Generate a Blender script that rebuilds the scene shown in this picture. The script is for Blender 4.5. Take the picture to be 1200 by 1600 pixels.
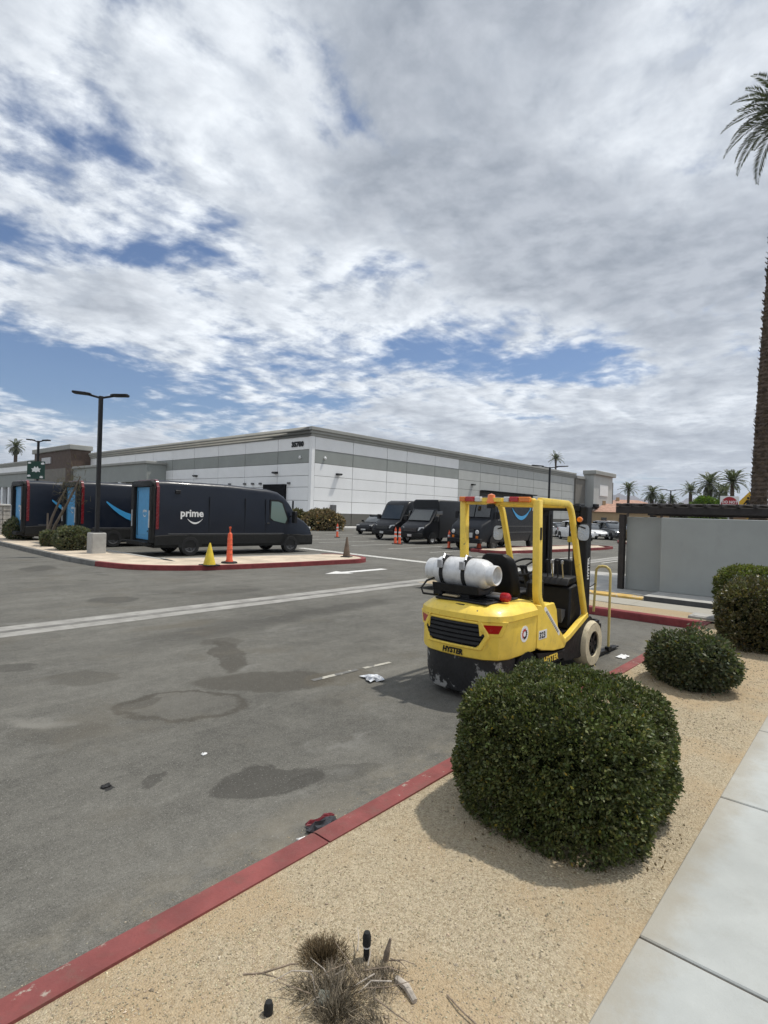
import bpy, bmesh, math, random
import numpy as np
from mathutils import Vector, Matrix
R = math.radians
random.seed(7); rng = np.random.default_rng(7)
for o in list(bpy.data.objects): bpy.data.objects.remove(o)
SC = bpy.context.scene; COL = SC.collection

# ------------------------------------------------------------------ camera
FPX, CAMH, ROLL, YAW = 867.0, 1.96, R(1.74), math.atan(771/867)
Fw = Vector((math.cos(YAW), math.sin(YAW), 0)); Rt = Vector((math.sin(YAW), -math.cos(YAW), 0)); Zu = Vector((0, 0, 1))
Rc = Rt*math.cos(ROLL)+Zu*math.sin(ROLL); Uc = -Rt*math.sin(ROLL)+Zu*math.cos(ROLL)
cam = bpy.data.cameras.new('camera'); co = bpy.data.objects.new('camera', cam); COL.objects.link(co)
co.matrix_world = Matrix(((Rc.x, Uc.x, -Fw.x, 0), (Rc.y, Uc.y, -Fw.y, 0), (Rc.z, Uc.z, -Fw.z, CAMH), (0, 0, 0, 1)))
cam.sensor_fit = 'VERTICAL'; cam.sensor_height = 24; cam.lens = FPX/1600*24; cam.clip_start = 0.05; cam.clip_end = 30000
SC.camera = co
def ray(px, py): return Fw+Rc*((px-600)/FPX)+Uc*((800-py)/FPX)
def at(px, D, z=0.0):                       # point seen in column px (near the horizon) at forward distance D
    p = (Fw+Rt*((px-600)/FPX))*D; return Vector((p.x, p.y, z))

# ------------------------------------------------------------------ node helper
class NT:
    def __init__(s, tree): s.t = tree; s.n = tree.nodes; s.l = tree.links
    def new(s, kind, **kw):
        n = s.n.new(kind)
        for k, v in kw.items(): setattr(n, k, v)
        return n
    def put(s, sock, v):
        if isinstance(v, bpy.types.NodeSocket): s.l.new(v, sock)
        elif v is not None: sock.default_value = v
    def math(s, op, a, b=None, c=None, clamp=False):
        n = s.new('ShaderNodeMath', operation=op, use_clamp=clamp)
        for i, v in enumerate((a, b, c)):
            if v is not None: s.put(n.inputs[i], v)
        return n.outputs[0]
    def vmath(s, op, a, b=None, scale=None):
        n = s.new('ShaderNodeVectorMath', operation=op); s.put(n.inputs[0], a)
        if b is not None: s.put(n.inputs[1], b)
        if scale is not None: s.put(n.inputs[3], scale)
        return n.outputs[1] if op in ('DISTANCE', 'LENGTH', 'DOT_PRODUCT') else n.outputs[0]
    def sep(s, v): n = s.new('ShaderNodeSeparateXYZ'); s.put(n.inputs[0], v); return n.outputs
    def comb(s, x, y, z=0.0):
        n = s.new('ShaderNodeCombineXYZ')
        for i, v in enumerate((x, y, z)): s.put(n.inputs[i], v)
        return n.outputs[0]
    def noise(s, v, scale, detail=4, rough=.55, dist=0.0, col=False):
        n = s.new('ShaderNodeTexNoise'); s.put(n.inputs['Vector'], v)
        n.inputs['Scale'].default_value = scale; n.inputs['Detail'].default_value = detail
        n.inputs['Roughness'].default_value = rough; n.inputs['Distortion'].default_value = dist
        return n.outputs[1 if col else 0]
    def step(s, x, a, b, lo=0.0, hi=1.0):
        n = s.new('ShaderNodeMapRange', interpolation_type='SMOOTHSTEP')
        for i, v in enumerate((x, a, b, lo, hi)): s.put(n.inputs[i], v)
        return n.outputs[0]
    def mix(s, f, a, b, mode='MIX'):
        n = s.new('ShaderNodeMix', data_type='RGBA', blend_type=mode)
        s.put(n.inputs[0], f)
        for i, v in ((6, a), (7, b)):
            if isinstance(v, tuple) and len(v) == 3: v = (*v, 1)
            s.put(n.inputs[i], v)
        return n.outputs[2]

# ------------------------------------------------------------------ world: sky with a broken cloud sheet
SUN = Vector((.42, -.20, 1.0)).normalized()
w = bpy.data.worlds.new('World'); SC.world = w; w.use_nodes = True
w.node_tree.nodes.clear(); T = NT(w.node_tree)
sky = T.new('ShaderNodeTexSky', sky_type='NISHITA', sun_disc=False)
sky.sun_elevation = math.asin(SUN.z); sky.sun_rotation = math.atan2(SUN.x, SUN.y)
sky.air_density = 1.0; sky.dust_density = 0.6; sky.ozone_density = 2.0; sky.altitude = 100
d = T.new('ShaderNodeTexCoord').outputs['Generated']
dx, dy, dz = T.sep(d)
zc = T.math('ADD', T.math('MAXIMUM', dz, 0.0), .10)
P0 = T.comb(T.math('DIVIDE', dx, zc), T.math('DIVIDE', dy, zc), 0.0)     # point on the cloud sheet
def sheet(px, py):
    v = ray(px, py).normalized(); z = max(v.z, 0)+.10; return (v.x/z, v.y/z, 0)
HOLES = [(-40, 350, .5, -.24), (50, 570, 1.2, -.30), (170, 395, .22, -.26), (260, 408, .22, -.28), (350, 400, .2, -.2), (345, 338, .16, -.30), (165, 15, .18, -.22), (60, 110, .2, -.06), (120, 205, .2, -.06), (520, 185, .12, -.20),
         (690, 577, .5, -.30), (850, 575, .65, -.36), (940, 565, .5, -.26), (590, 440, .22, -.24), (640, 545, .4, -.2), (490, 580, .6, -.24), (340, 645, 1.5, -.22), (110, 615, 1.3, -.22), (20, 210, .35, -.20), (780, 650, .8, -.2),
         (300, 200, .45, .14), (330, 540, 1.0, .22), (950, 330, 1.0, .24), (820, 60, .8, .26), (1000, 680, 3.0, .34), (110, 490, .5, .2), (200, 480, .4, .2)]
def coverage(P):
    wv = T.vmath('SUBTRACT', T.noise(P, 1.3, 3, .5, col=True), (.5, .5, .5))
    P1 = T.vmath('ADD', P, T.vmath('SCALE', wv, scale=.22))
    big = T.noise(P1, .7, 4, .55)
    wisp = T.noise(T.vmath('ADD', P1, (3.1, 7.7, 0)), 2.3, 9, .56)
    fine = T.noise(T.vmath('ADD', P1, (11.3, 2.9, 4.0)), 8.5, 6, .60)
    c = T.math('ADD', T.math('MULTIPLY', T.math('SUBTRACT', big, .5), .75), T.math('ADD', T.math('MULTIPLY', T.math('SUBTRACT', wisp, .5), 1.3), T.math('MULTIPLY', T.math('SUBTRACT', fine, .5), .72)))
    c = T.math('ADD', c, .30)
    for px, py, rad, amp in HOLES:
        c = T.math('ADD', c, T.math('MULTIPLY', T.step(T.vmath('DISTANCE', P1, sheet(px, py)), 0.0, rad, 1.0, 0.0), amp))
    return c, P1
cov, P1 = coverage(P0)
cov2, _ = coverage(T.vmath('ADD', P0, (.055, -.03, 0)))                        # a little towards the sun: relief of the cloud base
rel = T.math('SUBTRACT', cov, cov2)
dens = T.step(cov, -.05, .36)
thick = T.step(T.math('ADD', cov, T.math('MULTIPLY', T.math('SUBTRACT', T.noise(T.vmath('ADD', P1, (5.0, 1.0, 2.0)), .9, 5, .55), .5), 1.0)), .22, .85)
fluff = T.math('ADD', T.math('MULTIPLY_ADD', T.math('SUBTRACT', T.noise(T.vmath('ADD', P1, (1.0, 4.0, 9.0)), 2.6, 8, .58), .5), 1.25, .5), T.math('MULTIPLY', rel, 2.6), clamp=True)
for px, py, rad, amp in [(960, 415, .75, .55), (1110, 430, .6, .35), (690, 230, .6, .40), (620, 40, .5, .36), (560, 190, .35, .3), (740, 420, .4, .2), (800, 330, .5, .25), (1000, 560, .8, .2), (330, 130, .5, -.3), (500, 520, 1.0, -.35), (250, 300, .5, -.25), (900, 270, .35, -.25), (1000, 620, 1.0, -.2)]:
    thick = T.math('ADD', thick, T.math('MULTIPLY', T.step(T.vmath('DISTANCE', P1, sheet(px, py)), 0.0, rad, 1.0, 0.0), amp))
thick = T.math('MULTIPLY', thick, 1.0, clamp=True)
bright = T.mix(fluff, (5.9, 6.4, 7.1), (10.3, 10.8, 11.3))
dark = T.mix(fluff, (3.5, 3.9, 4.5), (5.5, 5.9, 6.5))
cl = T.mix(thick, bright, dark)
low = T.step(dz, .0, .16, 1.0, 0.0)                                          # towards the horizon the sheet pales into one haze
cl = T.mix(T.math('MULTIPLY', low, .6), cl, (4.7, 5.15, 5.9))
dens = T.math('MAXIMUM', dens, T.math('MULTIPLY', low, .72))
final = T.mix(T.math('MULTIPLY', dens, .97), T.mix(1.0, sky.outputs[0], (.72, .83, .98, 1), 'MULTIPLY'), cl)
bg = T.new('ShaderNodeBackground'); T.l.new(final, bg.inputs[0]); bg.inputs[1].default_value = .09
T.l.new(bg.outputs[0], T.new('ShaderNodeOutputWorld').inputs[0])
w.cycles.sampling_method = 'MANUAL'; w.cycles.sample_map_resolution = 512

sl = bpy.data.lights.new('sun', 'SUN'); so = bpy.data.objects.new('sun', sl); COL.objects.link(so)
sl.energy = 3.0; sl.angle = R(1.2); sl.color = (1, .955, .88)
so.rotation_euler = (-SUN).to_track_quat('-Z', 'Y').to_euler(); so.location = (0, 0, 60)
vs = SC.view_settings; vs.view_transform = 'Standard'; vs.look = 'None'; vs.gamma = 1; vs.exposure = 0.14; vs.use_curve_mapping = False
SC.cycles.max_bounces = 6; SC.cycles.diffuse_bounces = 3; SC.cycles.glossy_bounces = 3; SC.cycles.transparent_max_bounces = 6
SC.cycles.use_denoising = True
HAZE = .0001

# ------------------------------------------------------------------ materials
MATS = {}
def mat(name, col, rough=.6, metal=0.0, var=.12, scale=4.0, bump=0.0, bscale=60.0, coat=0.0, tint=False, dirt=0.0, dirtcol=(.12, .10, .08), wear=None, spec=.5):
    if name in MATS: return MATS[name]
    m = bpy.data.materials.new(name); m.use_nodes = True; t = NT(m.node_tree); t.n.clear()
    pb = t.new('ShaderNodeBsdfPrincipled'); oc = t.new('ShaderNodeTexCoord').outputs['Object']
    c = t.noise(oc, scale, 5, .6)
    k = t.step(c, .3, .7, 1-var, 1+var)
    base = t.mix(1.0, (*col, 1), t.comb(k, k, k), 'MULTIPLY')
    if tint:
        at_ = t.new('ShaderNodeAttribute', attribute_name='tint')
        base = t.mix(1.0, base, at_.outputs[0], 'MULTIPLY')
    if dirt:
        dn = t.step(t.noise(t.vmath('MULTIPLY', oc, (1, 1, .6)), scale*2.3, 8, .7), .48, .72)
        base = t.mix(t.math('MULTIPLY', dn, dirt), base, dirtcol)
    rgh = rough
    if wear:
        wc, wlo, wsc = wear
        wn = t.step(t.noise(oc, wsc, 7, .65), wlo, wlo+.05)
        base = t.mix(wn, base, wc)
    t.l.new(base, pb.inputs['Base Color'])
    t.put(pb.inputs['Roughness'], t.step(t.noise(oc, scale*3, 3), .3, .7, max(0.03, rough-.08), min(1, rough+.08)))
    pb.inputs['Metallic'].default_value = metal; pb.inputs['Coat Weight'].default_value = coat; pb.inputs['Coat Roughness'].default_value = .08
    pb.inputs['Specular IOR Level'].default_value = spec
    if bump:
        b = t.new('ShaderNodeBump'); b.inputs['Strength'].default_value = bump; b.inputs['Distance'].default_value = .01
        t.l.new(t.noise(oc, bscale, 5, .6), b.inputs['Height']); t.l.new(b.outputs[0], pb.inputs['Normal'])
    t.l.new(pb.outputs[0], t.new('ShaderNodeOutputMaterial').inputs[0]); MATS[name] = m
    return m
def leafmat(name, col, var=.3, scale=6.0, trans=.25, rough=.42):
    m = bpy.data.materials.new(name); m.use_nodes = True; t = NT(m.node_tree); t.n.clear()
    oc = t.new('ShaderNodeTexCoord').outputs['Object']
    k = t.step(t.noise(oc, scale, 4, .6), .3, .7, 1-var, 1+var)
    a = t.new('ShaderNodeAttribute', attribute_name='tint').outputs[0]
    base = t.mix(1.0, t.mix(1.0, (*col, 1), t.comb(k, k, k), 'MULTIPLY'), a, 'MULTIPLY')
    pb = t.new('ShaderNodeBsdfPrincipled'); t.l.new(base, pb.inputs['Base Color']); pb.inputs['Roughness'].default_value = rough
    pb.inputs['Specular IOR Level'].default_value = .4
    tr = t.new('ShaderNodeBsdfTranslucent'); t.l.new(t.mix(1.0, base, (1.0, 1.25, .5), 'MULTIPLY'), tr.inputs[0])
    mx = t.new('ShaderNodeMixShader'); mx.inputs[0].default_value = trans
    t.l.new(pb.outputs[0], mx.inputs[1]); t.l.new(tr.outputs[0], mx.inputs[2])
    t.l.new(mx.outputs[0], t.new('ShaderNodeOutputMaterial').inputs[0]); return m
def glassmat(name, col, rough=.05):
    m = bpy.data.materials.new(name); m.use_nodes = True; t = NT(m.node_tree); t.n.clear()
    pb = t.new('ShaderNodeBsdfPrincipled'); pb.inputs['Base Color'].default_value = (*col, 1); pb.inputs['Roughness'].default_value = rough
    pb.inputs['Specular IOR Level'].default_value = .7; pb.inputs['Coat Weight'].default_value = .5
    t.l.new(pb.outputs[0], t.new('ShaderNodeOutputMaterial').inputs[0]); return m

# ------------------------------------------------------------------ mesh builder
class MB:
    def __init__(s): s.v = []; s.f = []
    def add(s, vs_, fs):
        o = len(s.v); s.v += [tuple(v) for v in vs_]; s.f += [tuple(i+o for i in f) for f in fs]; return s
    def box(s, x0, x1, y0, y1, z0, z1):
        return s.add([(x0, y0, z0), (x1, y0, z0), (x1, y1, z0), (x0, y1, z0), (x0, y0, z1), (x1, y0, z1), (x1, y1, z1), (x0, y1, z1)],
                     [(0, 3, 2, 1), (4, 5, 6, 7), (0, 1, 5, 4), (1, 2, 6, 5), (2, 3, 7, 6), (3, 0, 4, 7)])
    def prism(s, pts, a, b, axis='y'):
        n = len(pts)
        def mk(p, q): return {'y': (p[0], q, p[1]), 'x': (q, p[0], p[1]), 'z': (p[0], p[1], q)}[axis]
        vs_ = [mk(p, a) for p in pts]+[mk(p, b) for p in pts]
        return s.add(vs_, [tuple(range(n))[::-1], tuple(range(n, 2*n))]+[(i, (i+1) % n, n+(i+1) % n, n+i) for i in range(n)])
    def plate(s, pts, o, u, v, th):          # flat outline in the plane (u, v) at o, with thickness th along u x v
        o, u, v = Vector(o), Vector(u).normalized(), Vector(v).normalized(); n_ = u.cross(v)
        n = len(pts); A = [o+u*p[0]+v*p[1] for p in pts]
        return s.add(A+[p+n_*th for p in A], [tuple(range(n))[::-1], tuple(range(n, 2*n))]+[(i, (i+1) % n, n+(i+1) % n, n+i) for i in range(n)])
    def loft(s, loops, cap=True):
        n = len(loops[0]); o = len(s.v)
        for L in loops: s.v += [tuple(p) for p in L]
        for k in range(len(loops)-1):
            for i in range(n):
                j = (i+1) % n; s.f.append((o+k*n+i, o+k*n+j, o+(k+1)*n+j, o+(k+1)*n+i))
        if cap:
            s.f.append(tuple(o+i for i in range(n))[::-1]); s.f.append(tuple(o+(len(loops)-1)*n+i for i in range(n)))
        return s
    def tube(s, path, r, n=8, closed=False, flat=None):
        P = [Vector(p) for p in path]; loops = []; up = None
        rr = r if isinstance(r, (list, tuple)) else [r]*len(P)
        for i, p in enumerate(P):
            if closed: tg = P[(i+1) % len(P)]-P[i-1]
            else: tg = P[min(i+1, len(P)-1)]-P[max(i-1, 0)]
            tg.normalize()
            if up is None: up = Vector((0, 0, 1)) if abs(tg.z) < .9 else Vector((0, 1, 0))
            a = up-tg*up.dot(tg); a.normalize(); b = tg.cross(a); up = a
            ra = rr[i]; rb = rr[i]*(flat or 1)
            loops.append([p+a*(math.cos(2*math.pi*k/n)*ra)+b*(math.sin(2*math.pi*k/n)*rb) for k in range(n)])
        if closed: loops.append(loops[0]); return s.loft(loops, False)
        return s.loft(loops)
    def lathe(s, prof, c=(0, 0, 0), axis='z', n=20, ring=False):  # prof: (radius, height)
        c = Vector(c); loops = []
        for r, h in prof:
            L = []
            for k in range(n):
                a = 2*math.pi*k/n; q = (r*math.cos(a), r*math.sin(a))
                L.append(c+Vector({'z': (q[0], q[1], h), 'y': (q[0], h, q[1]), 'x': (h, q[0], q[1])}[axis]))
            loops.append(L)
        if ring: return s.loft(loops+[loops[0]], False)
        return s.loft(loops, True)
    def build(s, name, m, parent=None, smooth=False, bevel=0.0, seg=1, ang=35, link=True):
        me = bpy.data.meshes.new(name); me.from_pydata(s.v, [], s.f)
        bm = bmesh.new(); bm.from_mesh(me)
        bmesh.ops.remove_doubles(bm, verts=bm.verts, dist=1e-5)
        bmesh.ops.dissolve_degenerate(bm, edges=bm.edges, dist=1e-6)
        bmesh.ops.recalc_face_normals(bm, faces=bm.faces)
        if bevel:
            es = [e for e in bm.edges if len(e.link_faces) == 2 and e.calc_face_angle(0) > R(25)]
            bmesh.ops.bevel(bm, geom=es, offset=bevel, offset_type='OFFSET', segments=seg, profile=.5, affect='EDGES', clamp_overlap=True)
        if smooth or bevel:
            for f in bm.faces: f.smooth = True
            for e in bm.edges:
                if len(e.link_faces) == 2 and e.calc_face_angle(0) > R(ang): e.smooth = False
        bm.to_mesh(me); bm.free()
        if m: me.materials.append(m)
        if not link: return me
        return put(name, me, parent)
def put(name, me, parent=None, loc=None, rz=None):
    o = bpy.data.objects.new(name, me); COL.objects.link(o); o.parent = parent
    if loc is not None: o.location = loc
    if rz is not None: o.rotation_euler = (0, 0, rz)
    return o
def thing(name, label, cat, loc=(0, 0, 0), rz=0.0, group=None):
    o = bpy.data.objects.new(name, None); COL.objects.link(o); o.location = loc; o.rotation_euler = (0, 0, rz)
    o.empty_display_size = .2
    return tag(o, label, cat, group)
def tag(o, label, cat, group=None):
    o['label'] = label; o['category'] = cat
    if group: o['group'] = group
    return o
def struct(o): o['kind'] = 'structure'; return o
def stuff(o): o['kind'] = 'stuff'; return o
def kids(o): return [c for c in bpy.data.objects if c.parent == o]
def copy_tree(o, parent=None, loc=None, rz=None, label=None, scale=None):
    c = o.copy(); COL.objects.link(c); c.parent = parent
    if loc is not None: c.location = loc
    if rz is not None: c.rotation_euler = (0, 0, rz)
    if scale is not None: c.scale = scale
    if label: c['label'] = label
    for ch in kids(o): copy_tree(ch, c)
    return c
def quads(name, V, m, tint=None, parent=None):          # V: (n, k, 3) array of k-gons (k = 3 or 4)
    n, k = V.shape[:2]; me = bpy.data.meshes.new(name)
    me.vertices.add(n*k); me.vertices.foreach_set('co', V.reshape(-1).astype(np.float32))
    me.loops.add(n*k); me.loops.foreach_set('vertex_index', np.arange(n*k, dtype=np.int32))
    me.polygons.add(n); me.polygons.foreach_set('loop_start', np.arange(0, n*k, k, dtype=np.int32))
    me.update(calc_edges=True)
    if tint is not None:
        a = me.color_attributes.new('tint', 'FLOAT_COLOR', 'POINT')
        tt = np.ones((n, k, 4), np.float32); tt[:, :, :3] = tint[:, None, :]
        a.data.foreach_set('color', tt.reshape(-1))
    me.materials.append(m)
    return put(name, me, parent)
def text(s, size, m, parent, o, u, v, name='lettering', lift=.003, bold=0.0, sx=1.0, align='LEFT', shear=0.0):
    cu = bpy.data.curves.new('txt', 'FONT'); cu.body = s; cu.size = size; cu.align_x = align; cu.offset = bold; cu.shear = shear; cu.extrude = .0008
    cu.resolution_u = 2
    ob = bpy.data.objects.new('txt', cu); COL.objects.link(ob)
    bpy.context.view_layer.update()
    me = bpy.data.meshes.new_from_object(ob.evaluated_get(bpy.context.evaluated_depsgraph_get()))
    bpy.data.objects.remove(ob); me.materials.clear(); me.materials.append(m); me.name = name
    u, v = Vector(u).normalized(), Vector(v).normalized(); n_ = u.cross(v); o = Vector(o)+n_*lift
    M = Matrix(((u.x*sx, v.x, n_.x, o.x), (u.y*sx, v.y, n_.y, o.y), (u.z*sx, v.z, n_.z, o.z), (0, 0, 0, 1)))
    me.transform(M); return put(name, me, parent)
def smile_pts(w_, h_, flip=False, arrow=True):      # a swoosh that thickens, with an arrow head at one end
    up, dn = [], []
    for i in range(13):
        t_ = i/12; x = (t_-.5)*w_; y = -h_*(1-(2*t_-1)**2); th = h_*(.10+.34*math.sin(math.pi*min(1, t_*1.05))**.8)
        up.append((x, y+th*.35)); dn.append((x, y-th*.65))
    pts = dn+up[::-1]
    if flip: pts = [(-x, y) for x, y in pts][::-1]
    return pts
def unit(a): return a/np.maximum(np.linalg.norm(a, axis=-1, keepdims=True), 1e-9)

# ------------------------------------------------------------------ shared materials
M_yel = mat('forklift_yellow_paint', (.93, .66, .095), .42, var=.07, scale=5, dirt=.34, dirtcol=(.50, .35, .09), coat=.15, wear=((.20, .16, .09, 1), .665, 14.0))
M_blk = mat('black_painted_steel', (.009, .009, .010), .5, var=.3, scale=8, dirt=.15, dirtcol=(.04, .038, .035), spec=.35)
M_worn = mat('scuffed_black_iron', (.013, .013, .014), .55, var=.3, scale=6, wear=((.30, .295, .28, 1), .555, 5.0), bump=.3, bscale=25)
M_rub = mat('black_rubber', (.013, .013, .013), .8, var=.25, scale=12, bump=.2, bscale=90)
M_vinyl = mat('black_vinyl', (.010, .010, .011), .55, var=.25, scale=10, spec=.3)
M_white = mat('white_paint', (.78, .78, .76), .55, var=.04, scale=3)
M_alum = mat('brushed_white_aluminium', (.72, .72, .71), .36, metal=.2, var=.12, scale=9, dirt=.35, dirtcol=(.38, .36, .33))
M_grey = mat('grey_plastic', (.10, .10, .10), .5)
M_red = mat('red_lens', (.42, .012, .01), .2, coat=.5, var=.1)
M_amb = mat('amber_lens', (.75, .20, .02), .22, coat=.5, var=.1)
M_clear = mat('clear_lens', (.62, .62, .60), .2, coat=.5, var=.1)
M_mir = mat('mirror_glass', (.42, .43, .43), .3, metal=.8, var=.02)
M_cream = mat('cream_tyre_rubber', (.62, .54, .37), .8, var=.12, scale=9, dirt=.5, dirtcol=(.22, .18, .13))
M_steel = mat('steel', (.45, .45, .46), .35, metal=.9, var=.1)
M_conc = mat('concrete', (.40, .39, .36), .85, var=.12, scale=2.5, bump=.25, bscale=80, dirt=.25, dirtcol=(.24, .22, .19))
M_vanblue = mat('dark_blue_van_paint', (.006, .010, .020), .38, coat=.08, var=.10, scale=1.0, dirt=.10, dirtcol=(.02, .022, .026), spec=.35)
M_vanclad = mat('dark_grey_cladding', (.013, .013, .012), .65, var=.12, spec=.3)
M_cyan = mat('light_blue_door', (.085, .33, .60), .45, var=.06)
M_cyanlogo = mat('light_blue_print', (.05, .32, .62), .4, var=.02)
M_glass = glassmat('dark_window_glass', (.012, .016, .018))
M_glassg = glassmat('pale_green_window_glass', (.13, .20, .18), .08)
M_tail = mat('dark_red_lamp_strip', (.16, .008, .012), .25, coat=.5, var=.05)
M_or = mat('orange_plastic', (.72, .10, .03), .5, var=.08, scale=6, dirt=.3, dirtcol=(.35, .12, .07))

# ================================================================== SETTING: ground, asphalt
def ground_mat():
    m = bpy.data.materials.new('desert_sand'); m.use_nodes = True; t = NT(m.node_tree); t.n.clear()
    pb = t.new('ShaderNodeBsdfPrincipled'); g = t.new('ShaderNodeNewGeometry').outputs['Position']
    c = t.mix(t.step(t.noise(g, .05, 6), .35, .65), (.30, .24, .17), (.40, .33, .24))
    t.l.new(c, pb.inputs[0]); pb.inputs['Roughness'].default_value = .95
    t.l.new(pb.outputs[0], t.new('ShaderNodeOutputMaterial').inputs[0]); return m
def asphalt_mat():
    m = bpy.data.materials.new('old_asphalt'); m.use_nodes = True; t = NT(m.node_tree); t.n.clear()
    pb = t.new('ShaderNodeBsdfPrincipled'); g = t.new('ShaderNodeNewGeometry').outputs['Position']
    wv = t.vmath('SUBTRACT', t.noise(g, 1.7, 7, .62, col=True), (.5, .5, .5))
    Q = t.vmath('ADD', g, t.vmath('SCALE', wv, scale=.62))
    big = t.noise(g, .35, 6, .6); mid = t.noise(g, 1.7, 6, .65); sp = t.noise(g, 150, 2, .6); sp2 = t.noise(g, 48, 3, .7)
    k = t.math('ADD', t.math('MULTIPLY', t.math('SUBTRACT', big, .5), 1.0), t.math('MULTIPLY', t.math('SUBTRACT', mid, .5), .8))
    k = t.math('ADD', k, t.math('ADD', t.math('MULTIPLY', t.math('SUBTRACT', sp, .5), 2.0), t.math('MULTIPLY', t.math('SUBTRACT', sp2, .5), 1.1)))
    k = t.math('ADD', k, t.math('MULTIPLY', t.math('SUBTRACT', t.noise(g, 11, 5, .7), .5), .8))
    k = t.math('MAXIMUM', t.math('ADD', k, 1.0), .25)
    # drive lanes: long streaks rubbed along the aisle
    st = t.noise(t.vmath('MULTIPLY', Q, (.22, 2.6, 1)), 1.0, 5, .6)
    k = t.math('ADD', k, t.math('MULTIPLY', t.math('SUBTRACT', st, .5), .7))
    base = t.mix(1.0, (.123, .118, .102, 1), t.comb(k, k, k), 'MULTIPLY')
    def ell(x, y, rx, ry, rot=0.0, soft=.25, src=Q):
        q = t.vmath('SUBTRACT', src, (x, y, 0)); a, b, _ = t.sep(q); c_, s_ = math.cos(rot), math.sin(rot)
        u = t.math('ADD', t.math('MULTIPLY', a, c_/rx), t.math('MULTIPLY', b, s_/rx))
        v = t.math('ADD', t.math('MULTIPLY', a, -s_/ry), t.math('MULTIPLY', b, c_/ry))
        return t.math('SQRT', t.math('ADD', t.math('MULTIPLY', u, u), t.math('MULTIPLY', v, v)))
    def stain(dist, fac, col, lo=1.0, hi=.72):
        lo = 1.0 if lo < 1.12 else lo; hi = max(hi, .78) if hi > .45 else hi
        nonlocal base
        base = t.mix(t.math('MULTIPLY', t.step(dist, lo, hi), fac), base, col)
    oil_dark = (.050, .047, .040); damp = (.066, .060, .048); pale = (.24, .23, .20); brown = (.10, .085, .060)
    ax = R(-41)
    # dried puddle with a dark rim
    e = ell(2.80, 5.05, .62, .40, R(-42)); stain(e, .35, (.12, .112, .095), 1.0, .93)
    rim = t.math('MULTIPLY', t.step(e, .80, .93), t.step(e, 1.08, .96)); base = t.mix(t.math('MULTIPLY', rim, .9), base, damp)
    stain(ell(2.52, 5.42, .22, .20, 0), .6, damp, 1.0, .7)
    # damp run spreading from the middle of the aisle
    stain(ell(4.18, 6.45, .95, .24, R(66)), .8, damp, 1.05, .8)
    stain(ell(4.5, 7.1, .32, .30, 0), .6, damp, 1.05, .8)
    stain(ell(3.85, 5.15, .85, .42, R(-35)), .75, damp, 1.05, .8)
    stain(ell(4.6, 4.7, .55, .30, R(-10)), .45, brown, 1.1, .6)
    # oil patch by the kerb
    stain(ell(2.50, 3.22, .46, .24, R(-24)), .72, oil_dark, 1.05, .85)
    stain(ell(2.9, 2.95, .45, .16, R(-20)), .35, oil_dark, 1.05, .6)
    stain(ell(1.74, 5.15, .42, .26, R(-45)), .35, damp, 1.05, .8)
    stain(ell(1.70, 5.50, .45, .14, R(-50)), .50, pale, 1.1, .3)
    stain(ell(2.44, 6.59, .42, .30, R(-45)), .45, damp, 1.05, .5)
    stain(ell(2.05, 7.55, .26, .16, R(-45)), .55, oil_dark, 1.05, .6)
    stain(ell(5.3, 7.9, 2.6, .62, R(8)), .55, oil_dark, 1.15, .35)
    stain(ell(7.9, 8.05, 2.2, .42, R(2)), .55, oil_dark, 1.15, .35)
    stain(ell(4.6, 8.55, .9, .3, R(0)), .45, brown, 1.15, .35)
    stain(ell(4.82, 11.6, .50, .5, R(0)), .60, oil_dark, 1.1, .6)
    stain(ell(7.2, 11.2, .9, .4, R(0)), .40, oil_dark, 1.1, .5)
    stain(ell(5.47, 18.3, .5, .9, R(-30)), .65, oil_dark, 1.1, .7)
    stain(ell(1.62, 3.95, .05, .045), .9, (.02, .02, .02), 1.05, .8)
    stain(ell(1.90, 3.77, .10, .09), .6, oil_dark, 1.05, .7)
    stain(ell(2.3, 2.75, .5, .12, 0), .40, (.20, .18, .14), 1.2, .2)
    stain(ell(5.9, 3.6, 1.1, .6, 0), .35, oil_dark, 1.2, .3)  # soft darker ellipse beneath the forklift
    base = t.mix(t.math('MULTIPLY', t.step(t.noise(t.vmath('ADD', Q, (7, 3, 0)), .8, 7, .65), .52, .66), .40), base, (.115, .103, .080))
    base = t.mix(t.math('MULTIPLY', t.step(t.noise(t.vmath('MULTIPLY', t.vmath('ADD', Q, (1, 9, 0)), (.6, 1.5, 1)), 1.1, 8, .7), .56, .70), .45), base, (.21, .205, .185))
    # small round drips all over
    vo = t.new('ShaderNodeTexVoronoi'); t.l.new(Q, vo.inputs['Vector']); vo.inputs['Scale'].default_value = .8
    dr = t.math('MULTIPLY', t.step(vo.outputs['Distance'], .17, .10), t.step(t.noise(g, .21, 2), .5, .6))
    base = t.mix(t.math('MULTIPLY', dr, .45), base, oil_dark)
    # dust gathering along the kerb
    gx, gy, gz = t.sep(Q); du = t.math('MULTIPLY', t.step(gy, 3.0, 2.35), t.step(t.noise(g, 4.5, 6, .7), .40, .62))
    base = t.mix(t.math('MULTIPLY', du, .5), base, (.26, .23, .17))
    # flecks of pale aggregate
    fl = t.step(t.noise(g, 70, 2, .6), .62, .70); base = t.mix(t.math('MULTIPLY', fl, .6), base, (.30, .29, .27))
    t.l.new(base, pb.inputs['Base Color']); pb.inputs['Roughness'].default_value = .9; pb.inputs['Specular IOR Level'].default_value = .3
    b = t.new('ShaderNodeBump'); b.inputs['Strength'].default_value = .55; b.inputs['Distance'].default_value = .006
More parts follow.
